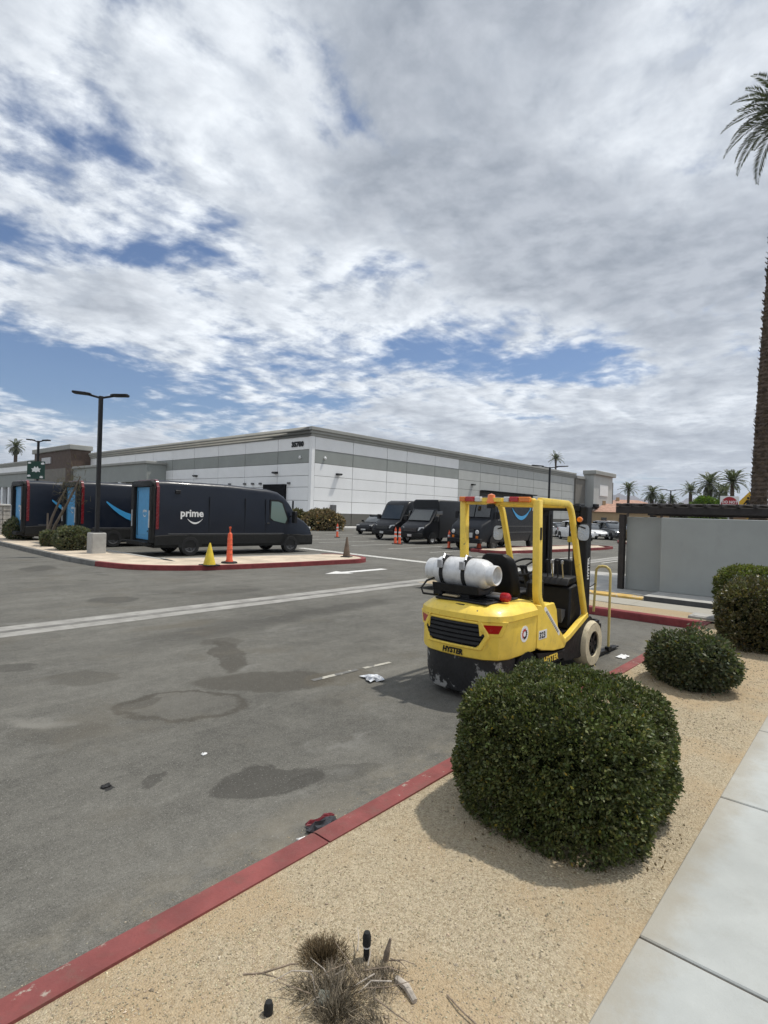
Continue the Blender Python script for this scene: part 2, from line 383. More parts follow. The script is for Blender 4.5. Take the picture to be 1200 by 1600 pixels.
    t.l.new(t.math('ADD', t.noise(g, 120, 3, .6), t.math('MULTIPLY', t.noise(g, 22, 3), .6)), b.inputs['Height']); t.l.new(b.outputs[0], pb.inputs['Normal'])
    t.l.new(pb.outputs[0], t.new('ShaderNodeOutputMaterial').inputs[0]); return m
M_asph = asphalt_mat()
struct(MB().add([(-2900, -4400, -.06), (9400, -4400, -.06), (9400, 9400, -.06), (-2900, 9400, -.06)], [(0, 1, 2, 3)]).build('desert_ground', ground_mat()))
struct(MB().add([(-60, -60, 0), (160, -60, 0), (160, 260, 0), (-60, 260, 0)], [(0, 1, 2, 3)]).build('parking_lot_asphalt', M_asph))

# concrete valley gutter
M_gut = mat('gutter_concrete', (.30, .29, .265), .9, var=.22, scale=1.6, bump=.3, bscale=60, dirt=.6, dirtcol=(.16, .15, .135))
g_ = MB()
for y0, y1, z in [(9.30, 9.60, .004), (9.60, 9.78, .002), (9.78, 10.08, .004)]:
    g_.box(-30, 36, y0, y1, -.02, z)
go = struct(g_.build('concrete_gutter', M_gut))
go2 = struct(MB().box(-30, 36, 9.62, 9.75, -.02, .0055).build('gutter_channel', mat('gutter_dark_silt', (.17, .165, .15), .9, var=.3, scale=2.5)))

# painted markings
M_paint = mat('worn_white_road_paint', (.52, .51, .47), .8, var=.15, scale=6, wear=((.13, .13, .12, 1), .56, 7.0))
M_arrow = mat('white_road_paint', (.66, .65, .62), .75, var=.1, scale=6, wear=((.16, .16, .15, 1), .66, 7.0))
def line(p, q, wd, name='painted_line', m=M_paint):
    p, q = Vector((*p, .005)), Vector((*q, .005)); n_ = (q-p).cross(Zu).normalized()*wd/2
    return struct(MB().add([p-n_, q-n_, q+n_, p+n_], [(0, 1, 2, 3)]).build(name, m))
M_paintw = mat('nearly_worn_away_paint', (.42, .40, .34), .85, var=.15, scale=6, wear=((.14, .137, .127, 1), .46, 5.0))
line((4.25, 4.80), (4.95, 4.76), .07, m=M_paintw); line((5.05, 4.75), (5.50, 4.70), .06, m=M_paintw)
for (p, q) in [((18.3, 21.9), (17.6, 12.4))]: line(p, q, .5)
for i in range(9): line((22.2+.02*i, 24.2-2.75*i+9), (27.2, 24.2-2.75*i+9), .11)
for i in range(5): line((30.2, 30+3*i), (35, 30+3*i), .11)
for i in range(6): line((36+3*i, 9.8), (36+3*i, 14.4), .11)
line((19.5, 6.2), (24, 6.2), .12); line((24.5, 9.0), (31.5, 9.0), .12)
ar = [(0, 0), (.85, .42), (.85, .16), (2.75, .16), (2.75, -.16), (.85, -.16), (.85, -.42)]
struct(MB().add([(11.55+x, 12.62+y*.95, .0055) for x, y in ar], [tuple(range(7))]).build('painted_arrow', M_arrow))

# ---- near planting strip: red kerb, gravel bed, sidewalk
M_kerb = mat('faded_red_kerb_paint', (.225, .060, .054), .8, var=.2, scale=4, bump=.3, bscale=70, wear=((.34, .28, .23, 1), .625, 9.0), dirt=.85, dirtcol=(.17, .075, .06))
M_kerbg = mat('grey_kerb_concrete', (.17, .165, .15), .9, var=.2, scale=3, bump=.3, bscale=60)
M_kerbd = mat('dark_red_kerb_paint', (.22, .040, .040), .8, var=.18, scale=4, bump=.3, bscale=70)
kerb = struct(thing('near_kerb', '', ''))
for k in ('label', 'category'): del kerb[k]
cross = [(2.20, -.05), (2.372, -.05), (2.362, .118), (2.342, .143), (2.318, .152), (2.20, .152)]
edges = [-3.0, -1.0, 2.105, 5.2, 8.2, 11.33]
for a, b in zip(edges[:-1], edges[1:]):
    MB().loft([[(x, y+.004*math.sin(x*1.7), z+.003*math.sin(x*2.3)) for y, z in cross] for x in np.linspace(a+.006, b-.006, 9)]).build('kerb_stone', M_kerb, kerb, smooth=True, ang=25)
kb = struct(thing('back_kerb', '', ''))
for k in ('label', 'category'): del kb[k]
cross2 = [(11.33, -.05), (11.50, -.05), (11.50, .152), (11.37, .152), (11.345, .14), (11.335, .11)]
for a, b in [(2.376, 4.6), (4.6, 7.2)]:
    MB().loft([[(x, y, z) for x, z in cross2] for y in (a+.005, b-.005)]).build('kerb_stone', M_kerbd, kb)
kb_end = MB().box(11.336, 11.50, 2.20, 2.37, -.05, .150).build('kerb_stone', M_kerb, kb)

def gravel_mat():
    m = bpy.data.materials.new('tan_decomposed_granite'); m.use_nodes = True; t = NT(m.node_tree); t.n.clear()
    pb = t.new('ShaderNodeBsdfPrincipled'); g = t.new('ShaderNodeNewGeometry').outputs['Position']
    vo = t.new('ShaderNodeTexVoronoi'); t.l.new(g, vo.inputs['Vector']); vo.inputs['Scale'].default_value = 120
    v2 = t.new('ShaderNodeTexVoronoi'); t.l.new(g, v2.inputs['Vector']); v2.inputs['Scale'].default_value = 60
    big = t.noise(g, 1.3, 5, .6); mid = t.noise(g, 5, 5, .65)
    k1 = t.sep(vo.outputs['Color'])[0]; k2 = t.sep(v2.outputs['Color'])[1]
    c = t.mix(k1, (.27, .212, .132), (.53, .452, .315)); c = t.mix(t.math('MULTIPLY', k2, .5), c, (.44, .37, .265))
    c = t.mix(t.math('MULTIPLY', t.step(big, .42, .62), .65), c, (.43, .315, .185))
    c = t.mix(t.math('MULTIPLY', t.step(mid, .55, .75), .35), c, (.25, .19, .12))
    t.l.new(c, pb.inputs[0]); pb.inputs['Roughness'].default_value = .95; pb.inputs['Specular IOR Level'].default_value = .2
    b = t.new('ShaderNodeBump'); b.inputs['Strength'].default_value = .8; b.inputs['Distance'].default_value = .008
    h_ = t.math('SUBTRACT', 1.0, vo.outputs['Distance']); t.l.new(t.math('ADD', h_, t.math('MULTIPLY', t.noise(g, 40, 4), .8)), b.inputs['Height']); t.l.new(b.outputs[0], pb.inputs['Normal'])
    t.l.new(pb.outputs[0], t.new('ShaderNodeOutputMaterial').inputs[0]); return m
M_grav = gravel_mat()
def bedz(x, y):
    e = np.clip(np.minimum(y-.75, 2.2-y)/.25, 0, 1)
    return .140+.012*e*(np.sin(x*2.1+y*3)+np.sin(x*5.3-y*4.1)*.6)+.018*e
def grid_sheet(name, x0, x1, y0, y1, nx, ny, zf, m):
    xs, ys = np.linspace(x0, x1, nx), np.linspace(y0, y1, ny); X, Y = np.meshgrid(xs, ys, indexing='ij'); Zz = zf(X, Y)
    V = [(X[i, j], Y[i, j], Zz[i, j]) for i in range(nx) for j in range(ny)]
    Fc = [(i*ny+j, (i+1)*ny+j, (i+1)*ny+j+1, i*ny+j+1) for i in range(nx-1) for j in range(ny-1)]
    return MB().add(V, Fc).build(name, m, smooth=True, ang=80)
struct(grid_sheet('gravel_bed', -3, 11.34, .735, 2.21, 150, 22, bedz, M_grav))
struct(grid_sheet('far_gravel_strip', 11.49, 12.3, .735, 9.0, 8, 60, lambda x, y: .145+.01*np.sin(y*3+x*5), M_grav))

# loose stones lying on the bed
M_stone = mat('loose_granite_chips', (.47, .40, .28), .95, var=.15, scale=3, tint=True, spec=.2)
def pebbles(name, n, xr, yr, zf, smin, smax, pw=1.0):
    u = rng.random(n)**pw; X = xr[0]+(xr[1]-xr[0])*u; Y = yr[0]+(yr[1]-yr[0])*rng.random(n); Z_ = zf(X, Y)
    s = smin+(smax-smin)*rng.random(n)**2.5
    base = np.array([[1, 0, 0], [0, 1, 0], [-1, 0, 0], [0, -1, 0], [0, 0, .7], [0, 0, -.5]], float)
    fc = np.array([[0, 1, 4], [1, 2, 4], [2, 3, 4], [3, 0, 4], [1, 0, 5], [2, 1, 5], [3, 2, 5], [0, 3, 5]])
    jit = base[None]*(1+.5*(rng.random((n, 6, 1))-.5))
    a = rng.random(n)*6.28; ca, sa = np.cos(a), np.sin(a); tilt = (rng.random(n)-.5)*1.2; ct, st_ = np.cos(tilt), np.sin(tilt)
    x_, y_, z_ = jit[..., 0], jit[..., 1]*.75, jit[..., 2]
    y2, z2 = y_*ct[:, None]-z_*st_[:, None], y_*st_[:, None]+z_*ct[:, None]
    W = np.stack([x_*ca[:, None]-y2*sa[:, None], x_*sa[:, None]+y2*ca[:, None], z2], -1)*s[:, None, None]
    W += np.stack([X, Y, Z_+s*.18], -1)[:, None, :]
    tri = W[:, fc].reshape(n*8, 3, 3)
    tn = (.5+.8*rng.random((n, 1)))*np.array([1, 1, 1])*(1+.12*(rng.random((n, 3))-.5)); tn = np.repeat(tn, 8, 0)
    return stuff(quads(name, tri, M_stone, tn))
pebbles('gravel_stones', 52000, (.5, 6.0), (.76, 2.19), bedz, .0016, .0058, 1.5)
pebbles('gravel_stones', 900, (.5, 6.0), (.76, 2.19), bedz, .005, .011, 1.3)
pebbles('spilled_stones', 900, (.3, 10), (2.375, 2.62), lambda x, y: 0*x+.001, .0015, .006, 1.5)
pebbles('gravel_stones', 9000, (5.0, 11.3), (.76, 2.19), bedz, .004, .010)

# pavement slabs
M_walk = mat('pale_sidewalk_concrete', (.415, .43, .412), .88, var=.08, scale=2.2, bump=.22, bscale=110, dirt=.35, dirtcol=(.33, .33, .30))
def edge_dust(m):                                        # tan grit washed from the gravel over the slab edge, and darker damp streaks
    t = NT(m.node_tree); pb = next(n for n in t.n if n.type == 'BSDF_PRINCIPLED'); src = pb.inputs['Base Color'].links[0].from_socket
    g = t.new('ShaderNodeNewGeometry').outputs['Position']; y = t.sep(g)[1]
    e = t.math('ADD', y, t.math('MULTIPLY', t.math('SUBTRACT', t.noise(g, 5, 6, .7), .5), .35))
    f = t.math('MULTIPLY', t.step(e, .52, .74), .55); c = t.mix(f, src, (.30, .25, .17))
    st = t.step(t.noise(t.vmath('MULTIPLY', g, (1.2, .5, 1)), 2.6, 7, .7), .55, .72); c = t.mix(t.math('MULTIPLY', st, .30), c, (.26, .265, .25))
    t.l.new(c, pb.inputs['Base Color'])
edge_dust(M_walk)
walk = struct(thing('sidewalk', '', ''))
for k in ('label', 'category'): del walk[k]
js = [-4.0, -.7, .93, 2.58, 4.25, 5.85, 7.5, 9.1, 10.75, 12.3]
for a, b in zip(js[:-1], js[1:]):
    MB().box(a+.008, b-.008, -1.2, .735, -.04, .150).build('sidewalk_slab', M_walk, walk, bevel=.006)
struct(MB().box(-4, 12.3, -1.2, .73, -.045, .138).build('sidewalk_bedding', mat('joint_dirt', (.16, .13, .10), .95)))
wk = struct(thing('cross_walkway', '', ''))
for k in ('label', 'category'): del wk[k]
for a, b in [(.736, 2.3), (2.3, 3.9), (3.9, 5.5), (5.5, 7.1), (7.1, 9.0)]:
    MB().box(12.305, 13.19, a+.004, b-.004, -.04, .152).build('sidewalk_slab', M_walk, wk, bevel=.005)
struct(MB().box(13.20, 19.0, -3, 3.88, -.04, .26).build('raised_concrete_pad', M_conc))
M_yk = mat('worn_yellow_kerb_paint', (.55, .36, .10), .85, var=.2, scale=4, wear=((.42, .40, .36, 1), .55, 5.0))
struct(MB().prism([(13.20, .10), (13.20, .20), (13.35, .22), (13.9, .165), (13.9, .10)], 3.884, 6.2).build('yellow_kerb_ramp', M_yk, bevel=.01))
struct(MB().box(13.193, 13.198, -3, 3.87, .10, .256).build('dark_kerb_face', mat('dark_grey_kerb_face', (.07, .07, .07), .9)))
struct(MB().box(13.91, 19, 3.884, 9, -.04, .155).build('enclosure_apron', M_conc))
uv = tag(MB().box(11.62, 12.12, 1.95, 2.62, .10, .195).build('utility_vault', mat('grey_utility_lid', (.34, .33, .31), .85, var=.2, scale=6), bevel=.01), 'flat grey concrete utility lid in the gravel beside the red kerb corner', 'utility lid')
MB().box(11.68, 12.06, 2.02, 2.55, .1955, .203).build('lid', M_conc, uv, bevel=.004)

# ---- left planting island with kerb
ifront = [(7.15, 44), (7.15, 29.4), (7.05, 24), (7.0, 20.5), (7.12, 18.2), (7.55, 16.8), (8.5, 15.85), (9.8, 15.35), (12.0, 15.0), (14.4, 14.78), (15.15, 14.75), (15.65, 15.0), (15.95, 15.5), (16.1, 16.3)]
iback = [(15.9, 16.9), (15.4, 17.05), (12.5, 17.6), (10.2, 17.9), (9.3, 18.3), (8.95, 19.2), (8.9, 44)]
isl = MB(); allp = ifront+iback
isl.add([(x, y, .14) for x, y in allp], [tuple(range(len(allp)))])
M_gravw = mat('pale_island_gravel', (.56, .47, .36), .95, var=.2, scale=1.2, bump=.6, bscale=120, dirt=.4, dirtcol=(.36, .27, .17))
struct(isl.build('island_gravel', M_gravw))
def smoothpath(pts, n):
    P_ = [Vector((*p, 0)) for p in pts]; out = []
    for i in range(len(P_)-1):
        p0, p1, p2, p3 = P_[max(i-1, 0)], P_[i], P_[i+1], P_[min(i+2, len(P_)-1)]
        for k in range(n):
            t_ = k/n; out.append(.5*((2*p1)+(p2-p0)*t_+(2*p0-5*p1+4*p2-p3)*t_*t_+(3*p1-p0-3*p2+p3)*t_**3))
    return out+[P_[-1]]
def kerb_along(name, pts, m, n=5, wd=.16, h_=.15, closed=False):
    P_ = smoothpath(pts, n); loops = []
    for i, p in enumerate(P_):
        tg = (P_[min(i+1, len(P_)-1)]-P_[max(i-1, 0)]).normalized(); nn = tg.cross(Zu)
        loops.append([p+nn*q+Zu*z for q, z in [(.012, -.03), (.006, h_*.8), (-.012, h_), (-wd, h_), (-wd, -.03)]])
    return struct(MB().loft(loops).build(name, m, smooth=True, ang=30))

kerb_along('island_kerb', [(-1*0+x, y) for x, y in ifront[:5]], M_kerbg, wd=-.16)
kerb_along('island_kerb', ifront[4:]+iback[:2], M_kerbd, wd=-.16)
kerb_along('island_kerb', iback[1:], M_conc, wd=-.16)

# ---- far island in front of the step van, and the car-park planter
def small_island(name, pts, mk_, mg):
    struct(MB().add([(x, y, .135) for x, y in pts], [tuple(range(len(pts)))]).build(name, mg))
    kerb_along(name+'_kerb', pts+[pts[0]], mk_, wd=-.15)
small_island('middle_island', [(25.2, 15.55), (25.6, 14.3), (36.0, 12.9), (37.5, 14.0), (36.5, 14.9), (26.2, 16.0)], M_kerbd, M_gravw)
small_island('planter_island', [(45.5, 15.2), (47, 13.6), (56, 14.6), (57, 16.4), (50, 16.6)], M_kerbd, M_gravw)
struct(MB().box(33, 70, 43.8, 47.1, -.04, .12).build('building_apron', mat('pale_apron_concrete', (.52, .51, .48), .9, var=.08, scale=.6)))
struct(MB().box(36.6, 40.6, 47.1, 175, -.04, .12).build('storefront_walk', M_conc))

# ================================================================== the warehouse
M_pw = mat('white_tilt_up_panel', (.86, .86, .85), .8, var=.03, scale=.4, dirt=.08, dirtcol=(.68, .68, .66))
M_pg = mat('grey_band_panel', (.30, .315, .295), .85, var=.05, scale=.4)
M_pl = mat('light_grey_panel', (.47, .475, .45), .85, var=.05, scale=.4)
M_pd = mat('dark_taupe_base_panel', (.115, .11, .095), .85, var=.06, scale=.4)
M_cor = mat('cornice_grey', (.33, .33, .305), .85, var=.06, scale=.6)
M_br = mat('brown_cladding', (.085, .055, .04), .75, var=.15, scale=1.5)
M_tp = mat('taupe_cladding', (.19, .175, .15), .85, var=.08, scale=.8)
M_dark = mat('dark_opening', (.010, .010, .011), .85, spec=.12)
bld = thing('warehouse', 'long white and grey tilt-up warehouse with stepped cornice filling the background', 'building', (40.7, 47.2, 0))
BX, BY = 40.7, 47.2
MB().box(.25, 95, .25, 130, 0, 10.6).build('core_wall', mat('joint_sealant', (.09, .09, .085), .9), bld)
rows = [(0, 1.6), (1.6, 3.0), (3.0, 4.5), (4.5, 5.81), (5.81, 7.23), (7.23, 8.73), (8.73, 10.2)]
pcache = {}
def panel(wd, z0, z1, m, face, pos):
    key = (round(wd, 2), z0, m.name, face)
    if key not in pcache:
        g = .038; me = MB()
        if face == 'r': me.box(g, wd-g, 0, .26, z0+g*.6, z1-g*.6)
        else: me.box(0, .26, g, wd-g, z0+g*.6, z1-g*.6)
        pcache[key] = me.build('wall_panel', m, link=False, bevel=.012)
    put('wall_panel', pcache[key], bld, (pos, 0, 0) if face == 'r' else (0, pos, 0))
xs = [0.45, 6.5, 12.7, 16.7, 23.0, 29.0, 35.1, 41.1, 47.2, 53.3, 59.4, 65.5, 71.6]
for i, (a, b) in enumerate(zip(xs[:-1], xs[1:])):
    for j, (z0, z1) in enumerate(rows):
        if 35 < a < 52 and z1 < 6: continue
        m = M_pd if j == 0 else (M_pg if j == 5 else M_pw)
        if a >= 28.9 and j: m = M_pl
        panel(b-a, z0, z1, m, 'r', a)
ys = [0.45, 6.1, 12.8, 19.0, 25.2, 31.4, 37.6, 43.8, 50.0, 56.2]
for i, (a, b) in enumerate(zip(ys[:-1], ys[1:])):
    for j, (z0, z1) in enumerate(rows):
        m = M_pd if j == 0 else (M_pg if j == 5 else M_pw)
        if 3 < a < 8 and 0 < j < 4 and False: continue
        panel(b-a, z0, z1, m, 'l', a)
for j, (z0, z1) in enumerate(rows):
    panel(73.8, z0, z1, M_pd if j == 0 else (M_pg if j == 5 else M_pw), 'l', 56.2)
MB().box(-.03, .42, -.03, .42, 0, 10.2).build('corner_pilaster', M_pw, bld)
MB().box(35.2, 53.2, .30, .6, 0, 5.9).build('bay_recess', M_dark, bld)
MB().box(35.2, 53.2, -.9, -.03, 5.72, 5.9).build('bay_canopy', M_dark, bld)
for z0, z1, o_ in [(10.2, 10.5, .12), (10.5, 10.82, .28), (10.82, 11.2, .45)]:
    q = MB(); q.box(-o_, 71.6, -o_, .24, z0+.002, z1); q.box(-o_, .24, .24, 130, z0+.002, z1); q.build('cornice', M_cor, bld, bevel=.03)
MB().box(.24, 71.5, .24, 130, 10.7, 10.9).build('roof', M_conc, bld)
# right end: taupe panel and the entrance tower
MB().box(71.6, 76.5, -.3, .24, 4.4, 10.2).build('taupe_panel', M_tp, bld)
MB().box(71.6, 76.5, -.55, .24, 10.2, 10.75).build('cornice', M_cor, bld)
MB().box(71.6, 76.5, -.1, .24, 0, 4.4).build('storefront_glass', M_glass, bld)
MB().box(71.6, 80, -2.2, -.31, 4.0, 4.38).build('storefront_canopy', M_dark, bld)
MB().box(77.0, 79.2, -2.0, .24, 0, 11.3).build('tower_wall', M_pl, bld)
MB().box(79.2, 86.0, -2.0, .24, 4.6, 11.3).build('tower_wall', M_pl, bld)
MB().box(86.0, 88.0, -2.0, .24, 0, 11.3).build('tower_wall', M_pl, bld)
MB().box(79.2, 86, -.5, .2, 0, 4.6).build('storefront_glass', M_glass, bld)
for k in range(4): MB().box(79.4+k*1.9, 79.52+k*1.9, -.6, -.5, 0, 4.5).build('window_mullion', M_pl, bld)
MB().box(76.4, 88.6, -2.6, .24, 11.3, 12.2).build('cornice', M_cor, bld, bevel=.1)
MB().box(76.7, 78.9, -2.5, -2.01, 4.4, 5.0).build('canopy_bracket', M_dark, bld)
MB().box(80.2, 85.0, -2.14, -2.0, 6.9, 9.3).build('blank_white_sign', M_white, bld)
# sconces and cameras
def sconce(x, y, z, nx, ny):
    q = MB()
    if ny: q.prism([(y, z), (y-.45, z-.02), (y-.50, z-.18), (y-.28, z-.24), (y, z-.24)], x-.32, x+.32, 'x')
    else: q.prism([(x, z), (x-.45, z-.02), (x-.50, z-.18), (x-.28, z-.24), (x, z-.24)], y-.32, y+.32, 'y')
    q.build('wall_light', M_blk, bld)
for x in (4.05, ): sconce(x, 0, 6.30, 0, 1)
sconce(32.8, 0, 6.75, 0, 1)
for y in (6.3, 24.5, 41.5): sconce(0, y, 6.35, 1, 0)
for y in (3.8, 9.3, 10.9, 12.6, 16.0, 21.0, 23.4, 27.0, 30.5): MB().box(-.22, 0, y-.2, y+.2, 4.85, 5.08).build('wall_vent', M_grey, bld)
for (x, y) in [(-.12, 1.9), (1.9, -.12)]: MB().lathe([(.01, 7.72), (.15, 7.75), (.17, 7.9), (.08, 8.05), (.01, 8.08)], (x, y, 0), n=10).build('dome_camera', M_white, bld)
text('35780', .74, M_blk, bld, (-.0, 3.55, 9.15), (0, -1, 0), (0, 0, 1), 'address_number', lift=.05, bold=.06, sx=1.15)
# dock doors on the shaded side
MB().box(-.35, -.02, 4.3, 8.4, .0, 4.85).build('dock_shelter', M_dark, bld)
MB().box(-.30, .0, 17, 20.5, 0, 4.4).build('dock_shelter', M_dark, bld)
for y in (1.55, 3.0): MB().tube([(-1.2, y, 0), (-1.2, y, 2.9)], .1, 8).build('pipe_bollard', M_blk, bld)
for x in (.9, 2.0): MB().tube([(x, -.18, .2), (x, -.18, 2.2)], .06, 6).build('downpipe', M_grey, bld)
MB().box(3.0, 3.7, -.3, 0, 1.7, 2.6).build('meter_box', M_grey, bld)
# left end: canopies and the brown tower
MB().box(-3.0, 0, 33.3, 62.2, 5.4, 8.05).build('canopy_fascia', M_pg, bld)
MB().box(-3.25, 0, 33.05, 62.15, 8.05, 8.45).build('cornice', M_cor, bld, bevel=.05)
MB().box(-3.4, -.02, 62.3, 82.5, 8.3, 11.6).build('brown_tower', M_br, bld)
MB().box(-3.4, -.02, 62.3, 82.5, 5.0, 8.3).build('tower_lower_wall', M_tp, bld)
MB().box(-3.48, -3.402, 62.3, 64.6, 4.8, 8.3).build('stacked_stone_corner', M_br, bld)
MB().box(-3.8, .2, 61.9, 82.9, 11.6, 12.5).build('cornice', M_cor, bld, bevel=.08)
MB().box(-3.6, -3.41, 72.5, 77.5, 9.4, 10.6).build('small_sign', mat('pale_sign_face', (.5, .5, .5), .5), bld)
MB().box(-3.0, 0, 82.6, 129, 5.0, 7.9).build('canopy_fascia', M_pg, bld)
MB().box(-3.25, 0, 82.95, 129, 7.9, 8.4).build('cornice', M_cor, bld, bevel=.05)
for k in range(9): MB().box(-3.0, -2.2, 80+k*5.2, 81.4+k*5.2, 0, 5.0).build('column', M_pw, bld)
for k in range(4): MB().box(-3.0, -2.2, 36+k*6, 37+k*6, 0, 5.4).build('column', M_pw, bld)
MB().box(-.1, -.02, 33.4, 128, 0, 4.9).build('storefront_glass', M_glass, bld)

# ================================================================== mountains, houses
def mountains():
    m = mat('bare_rock', (.115, .095, .09), .95, var=.2, scale=.004)
    nx, ny = 260, 30; V = []; Fc = []
    keys = [(600, 0), (700, 60), (850, 110), (925, 150), (955, 250), (968, 292), (985, 235), (1010, 190), (1035, 215), (1060, 190), (1085, 225), (1110, 240), (1140, 200), (1180, 190), (1230, 230), (1400, 260), (1600, 120)]
    kx = [k[0] for k in keys]; kh = [k[1]*.92 for k in keys]
    for i in range(nx):
        px = 600+1000*i/(nx-1); hh = np.interp(px, kx, kh)
        for j in range(ny):
            t_ = j/(ny-1); D = 4300+2600*t_; p = at(px, D); rid = math.sin(math.pi*min(1, t_/.62)*.5) if t_ < .62 else math.cos((t_-.62)/.38*math.pi*.5)
            r_ = hh*rid*(1+.10*math.sin(px*.09+t_*9)+.05*math.sin(px*.21-t_*17)+.03*math.sin(px*.47+t_*31))
            V.append((p.x, p.y, -5+max(0, r_)*D/6000*1.15))
    for i in range(nx-1):
        for j in range(ny-1): Fc.append((i*ny+j, (i+1)*ny+j, (i+1)*ny+j+1, i*ny+j+1))
    struct(MB().add(V, Fc).build('desert_mountains', m, smooth=True, ang=60))
mountains()
M_tile = mat('terracotta_roof_tiles', (.40, .235, .17), .9, var=.2, scale=1.2)
M_stucco = mat('tan_stucco', (.42, .30, .17), .9, var=.06, scale=.7)
def house(p, rz, L, Wd, hw, hr, label, group='tile-roofed houses beyond the car park', wallm=None, roofm=None):
    t = thing('house', label, 'house', p, rz, group)
    MB().box(0, L, 0, Wd, 0, hw).build('wall', wallm or M_stucco, t)
    e = .5; rf = MB(); rx0, rx1 = Wd*.45, L-Wd*.45
    rf.add([(-e, -e, hw+.01), (L+e, -e, hw+.01), (L+e, Wd+e, hw+.01), (-e, Wd+e, hw+.01), (rx0, Wd/2, hw+hr), (rx1, Wd/2, hw+hr)], [(0, 3, 2, 1), (0, 1, 5, 4), (1, 2, 5), (2, 3, 4, 5), (3, 0, 4)])
    roof = rf.build('roof', roofm or M_tile, t)
    for k in range(3):
        wn = MB().box(L*(.2+.3*k)-.6, L*(.2+.3*k)+.6, -.06, .0, 1.0, 2.2).build('window', M_glass, t)
    MB().box(L*.3, L*.3+.7, Wd*.4, Wd*.4+.7, hw, hw+hr+.6).build('chimney', M_stucco, t)
    return t
house(at(925, 118, 0), R(-45), 13, 9, 3.4, 1.9, 'tan stucco house with terracotta tile roof just right of the warehouse tower')
house(at(945, 150, 0), R(-50), 16, 11, 5.2, 2.2, 'taller pale house with pinkish tile roof behind the tan stucco house', wallm=mat('cream_stucco', (.6, .5, .4), .9))
house(at(1010, 135, 0), R(-45), 22, 10, 3.2, 1.8, 'low tile-roofed house behind the dark beam of the trash enclosure')
house(at(1120, 120, 0), R(-60), 24, 10, 3.0, 1.6, 'tile-roofed house beyond the enclosure near the round road sign')

# ================================================================== foliage
def superdir(n, a, b, c, e):
    d_ = unit(rng.normal(size=(n, 3)))
    r = (np.abs(d_[:, 0]/a)**e+np.abs(d_[:, 1]/b)**e+np.abs(d_[:, 2]/c)**e)**(-1/e)
    p = d_*r[:, None]
    nn = unit(np.sign(d_)*np.abs(p/np.array([a, b, c]))**(e-1)/np.array([a, b, c]))
    return p, nn
def leaves_at(C, N, per, size, spread, asp=.55, rand=.7):
    """rosettes of folded leaves at points C facing N"""
    n = len(C); C = np.repeat(C, per, 0); N = np.repeat(N, per, 0)
    C = C+rng.normal(size=C.shape)*spread
    ax = unit(N+rng.normal(size=N.shape)*rand)
    sd = unit(np.cross(ax, rng.normal(size=N.shape)))
    up = np.cross(sd, ax)
    s = size*(.65+.7*rng.random(len(C)))[:, None]
    t0 = C; t1 = C+ax*s*.5+sd*s*asp*.5+up*s*.10; t2 = C+ax*s; t3 = C+ax*s*.5-sd*s*asp*.5+up*s*.10
    return np.stack([t0, t1, t2, t3], 1)
def lump(p, f, k):
    return (np.sin(p[:, 0]*f+k)*np.sin(p[:, 1]*f*1.13+2*k)+np.sin(p[:, 2]*f*.9+p[:, 0]*f*.7+3*k)*.6+np.sin(p[:, 1]*f*1.9+p[:, 2]*f*1.7+k)*.4)
def shrub(name, label, cat, loc, a, b, h, e, n, per, size, lm, cm, group=None, rz=0.0, rough=.03, lf=9.0, taper=.85, spread=.012, depth=.12, tintr=(.55, 1.25), top=None, rand=.7, low=.82):
    t = thing(name, label, cat, loc, rz, group); c = h*.45; cu = h-c; cd = c/low
    p, nn = superdir(n, a, b, 1.0, e); p2, n2 = superdir(n, a, b, 1.0, e); kk = p2[:, 2] > .55; p = np.concatenate([p, p2[kk]]); nn = np.concatenate([nn, n2[kk]]); n = len(p); p[:, 2] *= np.where(p[:, 2] > 0, cu, cd); nn = unit(nn/np.stack([np.ones(n), np.ones(n), np.where(p[:, 2] > 0, cu, cd)], 1))
    dep = rng.random(n)**1.6*depth; lv = lump(p, lf, a*7)*rough
    p = p*(1-dep)[:, None]+nn*lv[:, None]
    zz = p[:, 2]/c; tp = np.where(zz < 0, 1+(taper-1)*(-zz)**1.5, 1); p[:, 0] *= tp; p[:, 1] *= tp
    p[:, 2] += c; keep = p[:, 2] > .015; p, nn, dep = p[keep], nn[keep], dep[keep]
    Lv = leaves_at(p, nn, per, size, spread, rand=rand)
    tn = tintr[0]+(tintr[1]-tintr[0])*rng.random((len(Lv), 1)); hue = rng.random((len(Lv), 1))
    tn = np.concatenate([tn*(.85+.35*hue), tn, tn*(.75+.35*rng.random((len(Lv), 1)))], 1)
    odd = rng.random((len(tn), 1)) < .035; tn = np.where(odd, tn*np.array([[2.1, 1.5, .9]]), tn)
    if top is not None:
        k = np.clip((Lv[:, 0, 2:3]-h*.80)/(h*.2), 0, 1)[:, :1]; tn = tn*(1-k)+tn*np.array(top)*k  # top leaves tinted brighter, light from above put into the leaf colour
    stuff(quads('foliage', Lv, lm, tn, t))
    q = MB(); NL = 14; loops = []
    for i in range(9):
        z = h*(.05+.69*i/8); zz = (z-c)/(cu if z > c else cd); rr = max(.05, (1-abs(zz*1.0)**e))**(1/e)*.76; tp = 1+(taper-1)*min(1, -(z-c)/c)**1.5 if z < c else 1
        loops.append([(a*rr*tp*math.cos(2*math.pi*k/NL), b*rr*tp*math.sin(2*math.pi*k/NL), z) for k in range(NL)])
    q.loft(loops).build('light_blocking_core', cm, t, smooth=True, ang=80)  # solid core added inside the foliage to block light, not real branches
    st = MB()
    for k in range(5):
        aa = 6.28*k/5; st.tube([(.05*math.cos(aa), .05*math.sin(aa), -.03), (.3*a*math.cos(aa), .3*b*math.sin(aa), h*.3)], .018, 5)
    st.build('stem', cm, t)
    return t
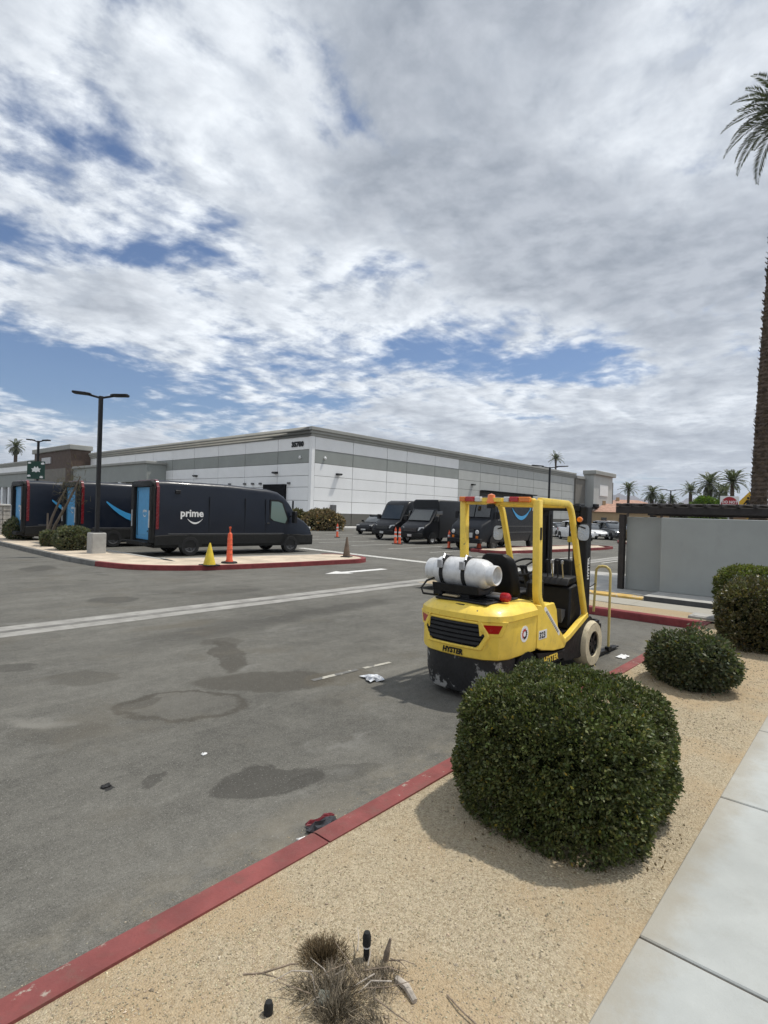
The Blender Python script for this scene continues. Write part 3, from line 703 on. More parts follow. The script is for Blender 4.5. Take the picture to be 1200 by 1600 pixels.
M_core = mat('shade_dark_bush_core', (.012, .017, .006), 1.0, var=.4, scale=30, spec=.05)  # near-black green: inner shade of the bush painted into core and stems
M_lf = leafmat('glossy_hedge_leaf', (.102, .120, .042), scale=7, var=.3, rough=.5, trans=.18)
M_lf2 = leafmat('olive_shrub_leaf', (.105, .120, .068), scale=8, var=.25, rough=.55)
M_lf3 = leafmat('brownish_hedge_leaf', (.120, .110, .055), scale=4, var=.35)
M_lf4 = leafmat('yellow_green_hedge_leaf', (.125, .145, .050), scale=4, var=.25)
M_dry = leafmat('dry_brush', (.20, .16, .085), scale=2, trans=.1, rough=.8)
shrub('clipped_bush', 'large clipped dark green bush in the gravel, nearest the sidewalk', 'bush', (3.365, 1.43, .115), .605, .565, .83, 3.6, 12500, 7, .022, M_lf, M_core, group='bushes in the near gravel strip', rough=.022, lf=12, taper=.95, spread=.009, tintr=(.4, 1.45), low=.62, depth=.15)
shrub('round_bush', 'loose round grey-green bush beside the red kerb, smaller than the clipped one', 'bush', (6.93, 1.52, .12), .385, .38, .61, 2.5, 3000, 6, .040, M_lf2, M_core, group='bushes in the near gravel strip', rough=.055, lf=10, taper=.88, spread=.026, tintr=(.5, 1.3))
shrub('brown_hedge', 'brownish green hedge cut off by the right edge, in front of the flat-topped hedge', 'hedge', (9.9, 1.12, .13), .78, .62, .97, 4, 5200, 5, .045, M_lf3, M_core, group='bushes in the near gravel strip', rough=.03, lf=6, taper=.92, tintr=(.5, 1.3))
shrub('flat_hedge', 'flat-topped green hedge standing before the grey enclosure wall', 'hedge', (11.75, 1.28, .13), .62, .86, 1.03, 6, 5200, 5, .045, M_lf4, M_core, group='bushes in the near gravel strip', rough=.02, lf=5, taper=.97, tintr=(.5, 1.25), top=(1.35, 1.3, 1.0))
M_lf5 = leafmat('dusty_grey_green_leaf', (.17, .18, .115), scale=3, var=.25, rough=.6)
shrub('box_bush', 'square clipped grey-green bush beside the concrete pole footing', 'bush', (8.1, 23.3, .13), .55, .60, .85, 4, 1500, 5, .09, M_lf5, M_core, group='bushes on the left island', rough=.03, taper=.9)
shrub('box_bush', 'smaller bush behind the square bush, at the foot of the bare tree', 'bush', (8.05, 25.5, .13), .36, .42, .62, 3, 900, 5, .09, M_lf5, M_core, group='bushes on the left island', rough=.04, taper=.9)
shrub('box_bush', 'dark clipped bush leftmost on the island, before the farthest delivery van', 'bush', (8.25, 30.6, .13), .52, .60, .95, 3.5, 1200, 5, .10, M_lf5, M_core, group='bushes on the left island', rough=.04, taper=.9)
shrub('dry_shrub', 'wide dry brown shrub by the warehouse corner', 'shrub', (36.4, 40.3, 0), 2.1, 1.8, 1.75, 2.3, 1500, 5, .22, M_dry, M_core, group='shrubs by the warehouse corner', rough=.15, lf=3, taper=.9, spread=.09, rand=1.0)
shrub('dry_shrub', 'darker dry shrub behind the wide brown one, nearer the van front', 'shrub', (35.6, 43.2, 0), 1.8, 1.6, 1.6, 2.3, 1200, 5, .22, M_lf3, M_core, group='shrubs by the warehouse corner', rough=.15, lf=3, taper=.9, spread=.09, rand=1.0)
shrub('planter_shrub', 'low tan shrub on the planter island by the dark parked cars', 'shrub', (51.0, 15.5, .1), 2.6, .9, .85, 2.5, 900, 5, .18, M_dry, M_core, rough=.1, lf=3, spread=.07, rand=1.0)
shrub('green_tree_shrub', 'bright green shrub showing above the enclosure beam', 'shrub', at(1104, 62), 1.5, 1.5, 4.7, 2.4, 1500, 5, .22, leafmat('fresh_green_leaf', (.12, .19, .035), scale=2), M_core, rough=.2, lf=2, spread=.1)
shrub('dark_round_tree', 'small dark round shrub left of the green one above the beam', 'shrub', at(1066, 90), 1.6, 1.6, 4.4, 2.2, 900, 5, .26, M_lf2, M_core, rough=.2, lf=2, spread=.1)

# ---- palms
M_trunk = mat('palm_trunk_bark', (.085, .062, .045), .95, var=.35, scale=6, bump=.5, bscale=30)
M_frond = leafmat('date_palm_leaflet', (.085, .095, .055), scale=3, trans=.15, rough=.5)
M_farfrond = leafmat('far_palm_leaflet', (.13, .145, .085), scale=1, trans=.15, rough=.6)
def frond_mesh(L, n, lw, ll, droop, name='frond', m=None, vee=.5):
    V = []
    def rp(t_): return np.array([L*t_*(1-.12*t_*t_*droop), 0, L*(.30*t_-droop*.62*t_*t_)])
    for i in range(n):
        t_ = .10+.90*i/n; p = rp(t_); tg = unit(rp(t_+.02)-rp(t_-.02)); up = unit(np.cross(np.cross(tg, [0, 0, 1.0]), tg))
        l_ = ll*(math.sin(math.pi*min(.97, .12+t_*.86))**.6)*(.85+.3*random.random())
        for s in (-1, 1):
            dr = unit(tg*.62+np.array([0, s, 0])*.80+up*(vee*(.6+.6*random.random()))-np.array([0, 0, .12]))
            wv_ = unit(np.cross(dr, up+rng.normal(size=3)*.3))*lw
            q = p+dr*l_*.5; e_ = p+dr*l_+np.array([0, 0, -.10*l_])
            V.append([p-wv_*.4, q-wv_, e_, q+wv_])
    # rachis
    for i in range(10):
        t0, t1 = i/10, (i+1)/10; a, b = rp(t0), rp(t1); w0, w1 = .028*(1-t0*.8)*L/3.2, .028*(1-t1*.8)*L/3.2
        for ax_ in ((0, 1, 0), (0, 0, 1)):
            k = np.array(ax_, float); V.append([a-k*w0, b-k*w1, b+k*w1, a+k*w0])
    V = np.array(V); tn = (.6+.7*rng.random((len(V), 1)))*np.array([[1, 1, .95]])
    return V, tn
def palm_far(p, h, r, label, lean=0.0, n=30, skirt=False, cat='palm tree', trunk_r=.24, dense=16):
    t = thing('palm_tree', label, cat, p, random.random()*6, 'palm trees in the distance')
    tr = MB(); path = [(lean*math.sin(k/8*1.5), 0, h*k/8) for k in range(9)]; tr.tube(path, [trunk_r*(1.25 if k == 0 else 1.0) for k in range(9)], 8).build('trunk', M_trunk, t, smooth=True)
    Vs, Ts = [], []; top = np.array([path[-1][0], 0, h])
    for k in range(n):
        el = -.5+1.75*(k/n)**.8 if not skirt else -1.2+2.4*(k/n)
        V, tn = frond_mesh(r*(.8+.35*random.random()), dense, .05*r/2, .42*r/2, .55+.5*random.random(), vee=.3)
        a = k*2.4; ce, se = math.cos(el), math.sin(el)
        Rm = np.array([[math.cos(a), -math.sin(a), 0], [math.sin(a), math.cos(a), 0], [0, 0, 1]])@np.array([[ce, 0, -se], [0, 1, 0], [se, 0, ce]])
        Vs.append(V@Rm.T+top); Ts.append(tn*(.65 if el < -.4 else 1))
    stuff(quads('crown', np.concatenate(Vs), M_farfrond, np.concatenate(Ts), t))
    return t
palm_far(at(866, 150), 17.5, 2.7, 'tall slim palm rising behind the warehouse roof beside a light pole', n=26)
palm_far(at(22, 190), 20.5, 3.6, 'bushy palm standing behind the shop roof at the left edge', skirt=True, n=44, trunk_r=.55)
palm_far(at(944, 150), 9.3, 1.8, 'little palm just right of the entrance tower', n=22)
palm_far(at(981, 105), 7.6, 2.1, 'dark-trunked palm behind the enclosure post', n=28)
palm_far(at(1018, 95), 6.6, 2.1, 'shaggy palm between the enclosure post and the thin far light pole', skirt=True, n=40, trunk_r=.3)
palm_far(at(1034, 100), 5.6, 1.6, 'small palm beside the shaggy palm, left of the thin far light pole', skirt=True, n=30)
palm_far(at(1049, 102), 6.0, 1.5, 'round-headed palm hidden partly by the thin far light pole', skirt=True, n=36)
palm_far(at(1078, 84), 6.4, 1.9, 'open-crowned palm right of the thin far light pole', n=26)
palm_far(at(1107, 74), 7.0, 2.3, 'palm with brown skirt above the bright green shrub', skirt=True, n=40, trunk_r=.35)
palm_far(at(1126, 80), 6.2, 1.8, 'drooping grey-green palm behind the red and white road sign', skirt=True, n=30)
palm_far(at(1143, 70), 7.0, 2.3, 'large-crowned palm between the road sign and the near palm trunk', n=34)
palm_far(at(1133, 84), 6.6, 1.7, 'thin palm close behind the large-crowned palm', n=22)
# near date palm
npm = thing('date_palm', 'tall date palm with rough trunk along the right edge behind the enclosure', 'palm tree', (22.85, 3.10, 0))
HT = 16.0; LEAN = Vector((.44, -.50, 0))
def palm_axis(z): t_ = z/HT; return LEAN*(t_**1.5)
tk = MB(); loops = []
for k in range(220):
    z = HT*k/219; c = palm_axis(z); rr = .262+.09*max(0, 1-z/1.0)-.03*z/HT; rr *= 1+.055*((k % 2)*2-1)
    loops.append([c+Vector((rr*(1+.05*math.sin(j*2.3+k*1.9))*math.cos(2*math.pi*j/14+.22*(k % 2)), rr*(1+.05*math.sin(j*2.3+k*1.9))*math.sin(2*math.pi*j/14+.22*(k % 2)), z)) for j in range(14)])
tk.loft(loops).build('trunk', M_trunk, npm)
q = []
for k in range(900):                                      # old leaf bases up the trunk
    z = .4+(HT-.5)*random.random(); a = random.random()*6.28; c = palm_axis(z); o_ = np.array([math.cos(a), math.sin(a), 0]); tt = np.array([-math.sin(a), math.cos(a), 0])
    b = np.array([c.x, c.y, z])+o_*.24; q.append([b-tt*.06, b+tt*.06, b+o_*.075+tt*.03+np.array([0, 0, .09]), b+o_*.075-tt*.03+np.array([0, 0, .09])])
q = np.array(q); stuff(quads('leaf_base', q, mat('old_leaf_base', (.11, .085, .06), .95, tint=True, var=.3), .6+.7*rng.random((len(q), 1))*np.ones((1, 3)), npm))
ptop = palm_axis(HT)+Vector((0, 0, HT))
MB().lathe([(.05, -.7), (.34, -.5), (.44, -.1), (.36, .25), (.08, .5)], ptop, n=12).build('crown_heart', mat('palm_heart', (.17, .10, .05), .9, var=.3), npm, smooth=True)
fm = []
for dr in (.55, .8, 1.05, 1.3):
    V, tn = frond_mesh(2.05, 56, .016, .36, dr, vee=.45); oo = quads('frond', V, M_frond, tn); fm.append(oo.data); bpy.data.objects.remove(oo)
crown_dirs = []
for k in range(46):
    crown_dirs.append((k*2.39996, -.55+1.6*((k+.5)/46)**.9, fm[k % 4]))
for a, el, me in crown_dirs:
    f_ = put('frond', me, npm, ptop); f_.rotation_euler = (0, -el, a)

# ---- bare young tree on the island
tr = thing('bare_tree', 'leafless leaning young tree on the left island before the vans', 'tree', (8.1, 26.5, .12))
M_bark = mat('grey_bark', (.16, .13, .10), .9, var=.2, scale=5)
MB().tube([(0, 0, 0), (.05, -.15, .5), (.15, -.35, 1.2), (.28, -.75, 1.9), (.42, -1.0, 2.4)], [.075, .065, .055, .045, .03], 8).build('trunk', M_bark, tr, smooth=True)
MB().tube([(.1, .1, 0), (.2, -.6, .9), (.35, -1.3, 1.7), (.5, -1.9, 2.5), (.55, -2.2, 2.9)], [.06, .055, .05, .04, .02], 8).build('limb', M_bark, tr, smooth=True)
cr = []
for k in range(300):
    b = np.array([.45, -1.0, 2.3])+rng.normal(size=3)*np.array([.25, .35, .45])+np.array([0, -.9, .35])*rng.random(); dd = unit(rng.normal(size=3)); s = np.cross(dd, [.3, .4, .5])*.012; L = .12+.2*rng.random()
    cr.append([b-s, b+dd*L-s*.5, b+dd*L+s*.5, b+s])
cr = np.array(cr); stuff(quads('crown', cr, leafmat('withered_leaf', (.16, .135, .085), trans=.1), .6+.6*rng.random((len(cr), 1))*np.ones((1, 3)), tr))
MB().tube([(.15, .25, 0), (.16, .26, 1.35)], .035, 6).build('tree_stake', M_bark, tr)
#@@PART2
# ================================================================== trash enclosure
M_stg = mat('grey_stucco', (.335, .35, .335), .92, var=.04, scale=1.2, bump=.35, bscale=70, dirt=.3, dirtcol=(.27, .28, .265))
M_beam = mat('dark_brown_steel', (.022, .017, .015), .6, var=.2, scale=4)
enc = thing('trash_enclosure', 'grey stucco trash enclosure with dark pergola beam at the right', 'enclosure', (14.3, 3.85, .155))
MB().box(0, .2, -7, 0, .105, 1.875).build('wall', M_stg, enc, bevel=.012)
MB().box(.70, .85, 0, 1.02, 0, 1.875).build('wall', M_stg, enc, bevel=.012)
MB().box(.2, .85, -.2, -.003, 0, 1.874).build('wall', M_stg, enc)
MB().box(.55, .70, 1.03, 1.17, 0, 1.93).build('post', M_beam, enc, bevel=.008)
MB().box(3.2, 3.35, 1.03, 1.17, 0, 1.93).build('post', M_beam, enc, bevel=.008)
MB().box(.52, .70, -7, 1.25, 1.965, 2.14).build('beam', M_beam, enc, bevel=.008)
MB().box(3.2, 3.38, -7, 1.25, 1.94, 2.14).build('beam', M_beam, enc, bevel=.008)
rm = MB().box(.36, 3.6, -.035, .035, 2.142, 2.215).build('rafter', M_beam, link=False, bevel=.006)
for k in range(24): put('rafter', rm, enc, (0, 1.16-.33*k, 0))
MB().box(.9, 3.1, -7, 1.2, 2.216, 2.232).build('roof_sheet', mat('weathered_roof_sheet', (.32, .29, .27), .8), enc)

# ================================================================== lamp posts
def lamp(p, h, label, arms=((1, 0), (-1, 0)), ped=None, reach=.95, rz=0.0, r=.065):
    t = thing('lamp_post', label, 'lamp post', p, rz, 'car park lamp posts')
    z0 = 0
    if ped: MB().box(-ped[0], ped[0], -ped[0], ped[0], -.1, ped[1]).build('concrete_footing', M_conc, t, bevel=.03); z0 = ped[1]
    MB().box(-.16, .16, -.16, .16, z0+.002, z0+.05).build('base_plate', M_blk, t)
    MB().prism([(-r, -r), (r, -r), (r, r), (-r, r)], z0+.05, h, 'z').build('pole', M_blk, t, bevel=.01)
    for ax, ay in arms:
        a = MB(); d_ = Vector((ax, ay, 0)); n_ = Vector((-ay, ax, 0))
        a.tube([d_*.05+Zu*(h-.06), d_*(reach*.45)+Zu*(h+.03)], .04, 6); a.build('arm', M_blk, t)
        pts = []
        for s, wd in ((.35, .10), (.5, .19), (.95, .19), (1.0, .12)): pts.append((s*reach, wd))
        loop = lambda z: [d_*x+n_*y+Zu*(z+.06*x) for x, y in pts]+[d_*x-n_*y+Zu*(z+.06*x) for x, y in pts[::-1]]
        MB().loft([loop(h-.01), loop(h+.06)]).build('lamp_head', M_blk, t, bevel=.01)
    return t
lamp((8.2, 21.3, .13), 5.75, 'black twin-headed lamp post on a square concrete footing before the vans', ped=(.25, .76), arms=((.80, -.60), (-.80, .60)), reach=.95)
lamp(at(57, 37), 6.0, 'black lamp post at the far left carrying a green banner', arms=((.7, -.7), (-.7, .7)), reach=.75)
lamp(at(857, 46), 6.1, 'black twin-headed lamp post in front of the grey warehouse wall', arms=((.66, -.75), (-.66, .75)), reach=1.5)
lamp(at(1047, 72), 5.9, 'thin far twin-headed lamp post above the enclosure beam', arms=((.66, -.75), (-.66, .75)), reach=1.4)
lamp(at(1094, 95), 6.9, 'farthest lamp post, just left of the bright green shrub', arms=((.66, -.75), (-.66, .75)), reach=1.0)
bn = at(57, 36.9); ban = thing('green_banner', 'dark green banner with white leaf shapes hung on the far left lamp post', 'banner', (bn.x, bn.y, 3.5))
ud = Vector((Rt.x, Rt.y, 0))
MB().plate([(-.6, -.05), (.58, -.05), (.58, 1.12), (-.6, 1.12)], -Fw*.14, ud, Zu, .02).build('cloth', mat('dark_green_cloth', (.012, .05, .035), .7), ban)
lf = [(0, -.12), (.12, -.05), (.27, -.1), (.24, .04), (.32, .14), (.17, .15), (.1, .30), (0, .18), (-.1, .30), (-.17, .15), (-.32, .14), (-.24, .04), (-.27, -.1), (-.12, -.05)]
qm = MB()
for cx, cy, sc in [(0, .5, 1.0), (-.45, .98, .38), (.43, .95, .42), (-.47, .12, .42), (.36, .05, .42)]:
    qm.plate([(cx+x*sc, cy+y*sc) for x, y in lf], -Fw*.165+Zu*0, ud, Zu, .004)
qm.build('white_leaf_print', M_white, ban)

# ================================================================== vehicles
def wheel(parent, x, y, r, wd, rimm=None, hub=.62, tyrem=None, sp=5):
    s = 1 if y > 0 else -1
    w_ = MB().lathe([(r*hub, -wd/2), (r*.93, -wd/2), (r, -wd*.32), (r, wd*.32), (r*.93, wd/2), (r*hub, wd/2), (r*hub*.97, wd*.30), (r*hub*.97, -wd*.30)], axis='y', n=28, ring=True).build('wheel', tyrem or M_rub, parent, smooth=True)
    w_.location = (x, y, r)
    rm_ = MB(); k = s*wd*.36
    rm_.lathe([(.01, k*1.05), (r*.16, k*1.05), (r*.20, k*.75), (r*hub*.80, k*.62), (r*hub*.86, k*1.1), (r*hub*.985, k*1.15), (r*hub*.985, -k), (.01, -k)], axis='y', n=20)
    rm_.build('rim', rimm or M_grey, w_, smooth=True)
    sm = MB()
    for i in range(sp):
        a = 6.28*i/sp; c_, s_ = math.cos(a), math.sin(a)
        p = [(r*.12*c_-r*.09*s_, r*.12*s_+r*.09*c_), (r*hub*.9*c_-r*.06*s_, r*hub*.9*s_+r*.06*c_), (r*hub*.9*c_+r*.06*s_, r*hub*.9*s_-r*.06*c_), (r*.12*c_+r*.09*s_, r*.12*s_-r*.09*c_)]
        sm.prism(p, k*.65, k*1.12, 'y')
    sm.build('spoke', rimm or M_grey, w_)
    return w_
def csec(x, z0, z1, w_, r, tumble=.03):
    zt = max(z0+.05, z1-r); pts = [(-w_*.97, z0), (-w_, z0+(zt-z0)*.25), (-w_*(1-tumble*.3), z0+(zt-z0)*.6), (-w_*(1-tumble), zt)]
    ww = w_*(1-tumble)
    for k in (1, 2, 3, 4):
        a = math.pi/2*k/4; pts.append((-ww+r-r*math.cos(a), zt+(z1-zt)*math.sin(a)))
    full = pts+[(-y, z) for y, z in pts[::-1]]
    return [(x, y, z) for y, z in full]
def on_side(pts, x0, z0, y, m, name, parent, th=.006):    # print on a van flank, +y or -y side
    s = 1 if y > 0 else -1
    return MB().plate(pts, (x0, y, z0), (-s, 0, 0), (0, 0, 1), th).build(name, m, parent)
def rear_van(p, rz, label):
    t = thing('delivery_van', label, 'van', p, rz, 'delivery vans parked behind the left island'); w_ = 1.08
    secs = [(0, .45, 2.90), (.5, .45, 2.92), (3.0, .45, 2.90), (4.9, .45, 2.80), (5.4, .45, 2.70), (5.75, .45, 2.50), (6.0, .45, 2.22), (6.35, .45, 1.72), (6.5, .45, 1.60), (6.9, .45, 1.42), (7.2, .45, 1.18), (7.32, .5, .95)]
    loops = [csec(x, z0, z1, w_*(1-.12*max(0, (x-6.2)/1.1)**1.5), .22 if x < 6 else .14, .05) for x, z0, z1 in secs]
    MB().loft(loops).build('body', M_vanblue, t, smooth=True, ang=40)
    cl = [csec(x, .34, .84 if 0 <= x < 6.6 else .80, (w_+.014)*(1-.12*max(0, (x-6.2)/1.1)**1.5), .03, 0) for x in (-.02, .6, .9, 1.9, 5.5, 5.62, 6.48, 6.7, 7.1, 7.36)]
    MB().loft(cl).build('lower_cladding', M_vanclad, t)
    for x in (1.38, 6.05):
        arch = [(x+.50*math.cos(a), .34+.50*math.sin(a)) for a in np.linspace(0, math.pi, 14)]
        for s in (-1, 1): MB().prism(arch, s*(w_-.2), s*(w_+.02), 'y').build('wheel_arch', M_vanclad, t)
    for s in (-1, 1):
        for x in (1.38, 6.05): wheel(t, x, s*(w_-.10), .385, .26, M_grey)
        on_side([(-s*0, 0)]*0 or [(0, 0), (5.2, 0), (5.2, .03), (0, .03)] if s < 0 else [(0, 0), (5.2, 0), (5.2, .03), (0, .03)], .5 if s < 0 else 5.7, .86, s*(w_+.003), M_grey, 'trim_line', t)
        # cab window with black surround
        wp = [(0, .05), (.18, -.08), (.82, -.20), (.95, .02), (.62, .78), (.40, .86), (.02, .86)]
        sgn = wp if s < 0 else [(-x, z) for x, z in wp][::-1]
        on_side([(x*1.10, z*1.06) for x, z in sgn], 4.93 if s < 0 else 4.93, 1.44, s*(w_-.045), M_blk, 'window_surround', t, .035)
        on_side([(x*.9, z*.9) for x, z in sgn], 5.0, 1.50, s*(w_-.008), M_glassg, 'side_window', t, .008)
        mb = MB(); mb.tube([(5.98, s*(w_-.1), 1.62), (6.1, s*(w_+.16), 1.66)], .03, 6); mb.box(6.02, 6.16, s*(w_+.10) if s > 0 else s*(w_+.34), s*(w_+.34) if s > 0 else s*(w_+.10), 1.34, 1.86)
        mb.build('wing_mirror', M_blk, t, bevel=.03)
        MB().box(.02, .13, s*w_*.965 if s > 0 else s*(w_+.012), s*(w_+.012) if s > 0 else s*w_*.965, 1.05, 2.66).build('tail_lamp', M_tail, t, bevel=.006)
        MB().box(7.06, 7.30, s*.62 if s > 0 else s*.88, s*.88 if s > 0 else s*.62, 1.02, 1.16).build('headlight', M_clear, t, bevel=.02)
    tp = [csec(x, 2.60, 2.935, w_+.010, .22, .05) for x in (.02, .12)]
    MB().loft(tp).build('roof_lamp_strip', M_tail, t, smooth=True)
    MB().plate([(-.82, 0), (.82, 0), (.74, .92), (-.74, .92)], (6.33, 0, 1.74), (0, 1, 0), (-.42, 0, .62), .035).build('windshield', M_glass, t)
    for s in (-1, 1):
        for x in (2.15, 3.75, 4.74): MB().box(x-.006, x+.006, s*(w_-.03) if s > 0 else s*(w_+.003), s*(w_+.003) if s > 0 else s*(w_-.03), .88, 2.35).build('panel_seam', M_blk, t)
        MB().box(4.80, 4.96, s*(w_-.01) if s > 0 else s*(w_+.022), s*(w_+.022) if s > 0 else s*(w_-.01), 1.28, 1.33).build('door_handle', M_blk, t, bevel=.006)
    # rear end: deep dark frame round a light blue door
    fr = MB()
    fr.box(-.16, -.002, .80, 1.075, .50, 2.66); fr.box(-.16, -.002, -1.075, -.80, .50, 2.66)
    fr.prism([(-1.075, 2.66), (1.075, 2.66), (1.05, 2.82), (.90, 2.89), (-.90, 2.89), (-1.05, 2.82)], -.16, -.002, 'x'); fr.build('rear_frame', M_vanclad, t, bevel=.03)
    dr = MB().box(-.03, -.003, -.79, .79, .62, 2.64).build('rear_door', M_cyan, t)
    for k in range(1): MB().box(-.045, -.031, -.60, .60, .80, 2.52).build('door_panel', M_cyan, dr, bevel=.012)
    MB().tube([(-.052, .62, .75), (-.052, .62, 2.5)], .012, 5).build('door_seam', M_blk, dr)
    MB().lathe([(.0, -.06), (.035, -.06), (.035, -.045), (.0, -.045)], (0, -.45, .95), 'x', 10).build('door_lock', M_blk, dr)
    text('prime', .17, M_white, dr, (-.046, .08, 1.68), (0, -1, 0), (0, 0, 1), 'door_print', bold=.004)
    MB().plate(smile_pts(.36, .09), (-.047, -.12, 1.60), (0, -1, 0), (0, 0, 1), .004).build('door_smile_print', M_white, dr)
    MB().box(-.34, -.01, -.98, .98, .40, .56).build('rear_step', M_vanclad, t, bevel=.02)
    for s in (-1, 1): MB().box(-.19, -.161, s*.9-.02, s*.9+.02, 1.1, 1.75).build('grab_rail', M_alum, t)
    return t
V1 = rear_van((9.98, 21.35, 0), R(-5), 'nearest dark blue delivery van with light blue rear door and white print on its flank')
V2 = copy_tree(V1, loc=(9.3, 26.9, 0), rz=R(-3), label='middle dark blue delivery van, partly behind the lamp post, blue swoosh on its flank')
V3 = copy_tree(V1, loc=(8.15, 30.2, 0), rz=R(-3), label='farthest left dark blue delivery van behind the bare tree, blue swoosh on its flank')
text('prime', .40, M_white, V1, (.95, -1.085, 1.55), (1, 0, 0), (0, 0, 1), 'flank_print', bold=.012)
MB().plate(smile_pts(.62, .16), (1.55, -1.087, 1.46), (1, 0, 0), (0, 0, 1), .004).build('flank_smile_print', M_white, V1)
MB().box(.75, .95, -1.075, -1.03, 2.42, 2.56).build('side_camera', M_blk, V1, bevel=.01)
for v in (V2, V3):
    pts = smile_pts(3.4, .75); MB().plate(pts, (2.75, -1.084, 2.05), (1, 0, 0), (0, 0, 1), .004).build('flank_swoosh', M_cyanlogo, v)

def front_van(p, rz, label, L=5.95, W=1.09, H=2.82, box=False):
    t = thing('delivery_van', label, 'van', p, rz, 'dark vans parked nose-out by the warehouse')
    if box: secs = [(0, .4, H, W), (4.25, .4, H, W), (4.32, .4, H-.06, W), (4.36, .4, H-.58, W*.985), (4.45, .4, H-.64, W*.98), (5.10, .4, 1.42, W*.96), (5.55, .4, 1.22, W*.95), (5.85, .42, 1.02, W*.9), (5.95, .45, .85, W*.82)]
    else: secs = [(0, .4, H, W), (3.9, .4, H, W), (4.2, .4, H-.10, W), (4.4, .4, H-.28, W*.99), (5.10, .4, 1.44, W*.96), (5.55, .4, 1.24, W*.95), (5.85, .42, 1.02, W*.9), (5.95, .45, .85, W*.82)]
    MB().loft([csec(x, a, b, c, .16, .06) for x, a, b, c in secs]).build('body', mat('near_black_van_paint', (.004, .0045, .006), .38, coat=.08, var=.08, dirt=.08, dirtcol=(.015, .015, .015), spec=.3), t, smooth=True, ang=38)
    z1 = (H-.64 if box else H-.30); x1 = 4.45 if box else 4.40
    a, b = Vector((5.08, 0, 1.48)), Vector((x1+.03, 0, z1-.06)); v = (b-a); ln = v.length
    MB().plate([(-.84, 0), (.84, 0), (.76, ln), (-.76, ln)], a, (0, 1, 0), v, .04).build('windshield', glassmat('windscreen_glass', (.02, .026, .026)), t)
    MB().box(5.9, 6.0, -.55, .55, .78, 1.02).build('grille', M_blk, t, bevel=.02)
    gr = MB()
    for k in range(4): gr.box(6.0, 6.012, -.5, .5, .80+.055*k, .825+.055*k)
    gr.build('grille_slat', M_grey, t)
    MB().lathe([(.0, .0), (.11, .0), (.11, .02), (.0, .02)], (6.012, 0, .93), 'x', 14).build('oval_badge', mat('dark_blue_badge', (.03, .05, .10), .3), t).scale = (1, 1.0, .55)
    bp = MB().box(5.75, 6.05, -.93, .93, .38, .70).build('bumper', M_vanclad, t, bevel=.06, seg=2)
    MB().box(6.052, 6.062, -.16, .16, .47, .62).build('number_plate', mat('plate_white', (.55, .55, .53), .5), t)
    for s in (-1, 1):
        MB().plate([(0, 0), (.36, .05), (.36, .26), (.05, .22)], (5.93, s*.56, .84), (-.45, s*1, .0), (-.25, 0, 1), s*-.05 if s < 0 else .05).build('headlight', M_clear, t)
        for x in (1.2, 5.05): wheel(t, x, s*(W-.10), .35, .22, M_alum if x > 3 else M_grey)
        mb = MB(); mb.box(4.75, 4.95, s*(W+.02) if s > 0 else s*(W+.26), s*(W+.26) if s > 0 else s*(W+.02), 1.45, 1.80); mb.build('wing_mirror', M_blk, t, bevel=.03)
        wp = [(0, 0), (.95, -.05), (.60, .62), (0, .66)]
        on_side(wp if s < 0 else [(-x, z) for x, z in wp][::-1], 3.95, 1.48, s*(W-.035), M_glass, 'side_window', t, .01)
        for x in (1.2, 5.05):
            arch = [(x+.43*math.cos(a_), .36+.43*math.sin(a_)) for a_ in np.linspace(0, math.pi, 12)]
            MB().prism(arch, s*(W-.3), s*(W+.006), 'y').build('wheel_arch', M_blk, t)
    return t
T1 = front_van((35.0, 26.25, 0), R(183), 'black high-roof van leftmost of the nose-out vans, paper on its windshield')
MB().plate([(0, 0), (.36, .02), (.34, .46), (.02, .44)], Vector((4.83, -.60, 1.82)), (0, 1, 0), (-.64, 0, .96), .012).build('windshield_paper', mat('pale_paper', (.6, .66, .66), .7), T1)
T2 = front_van((33.3, 22.25, 0), R(182), 'black box-roofed van in the middle, dark brow over its windshield', H=2.86, box=True)

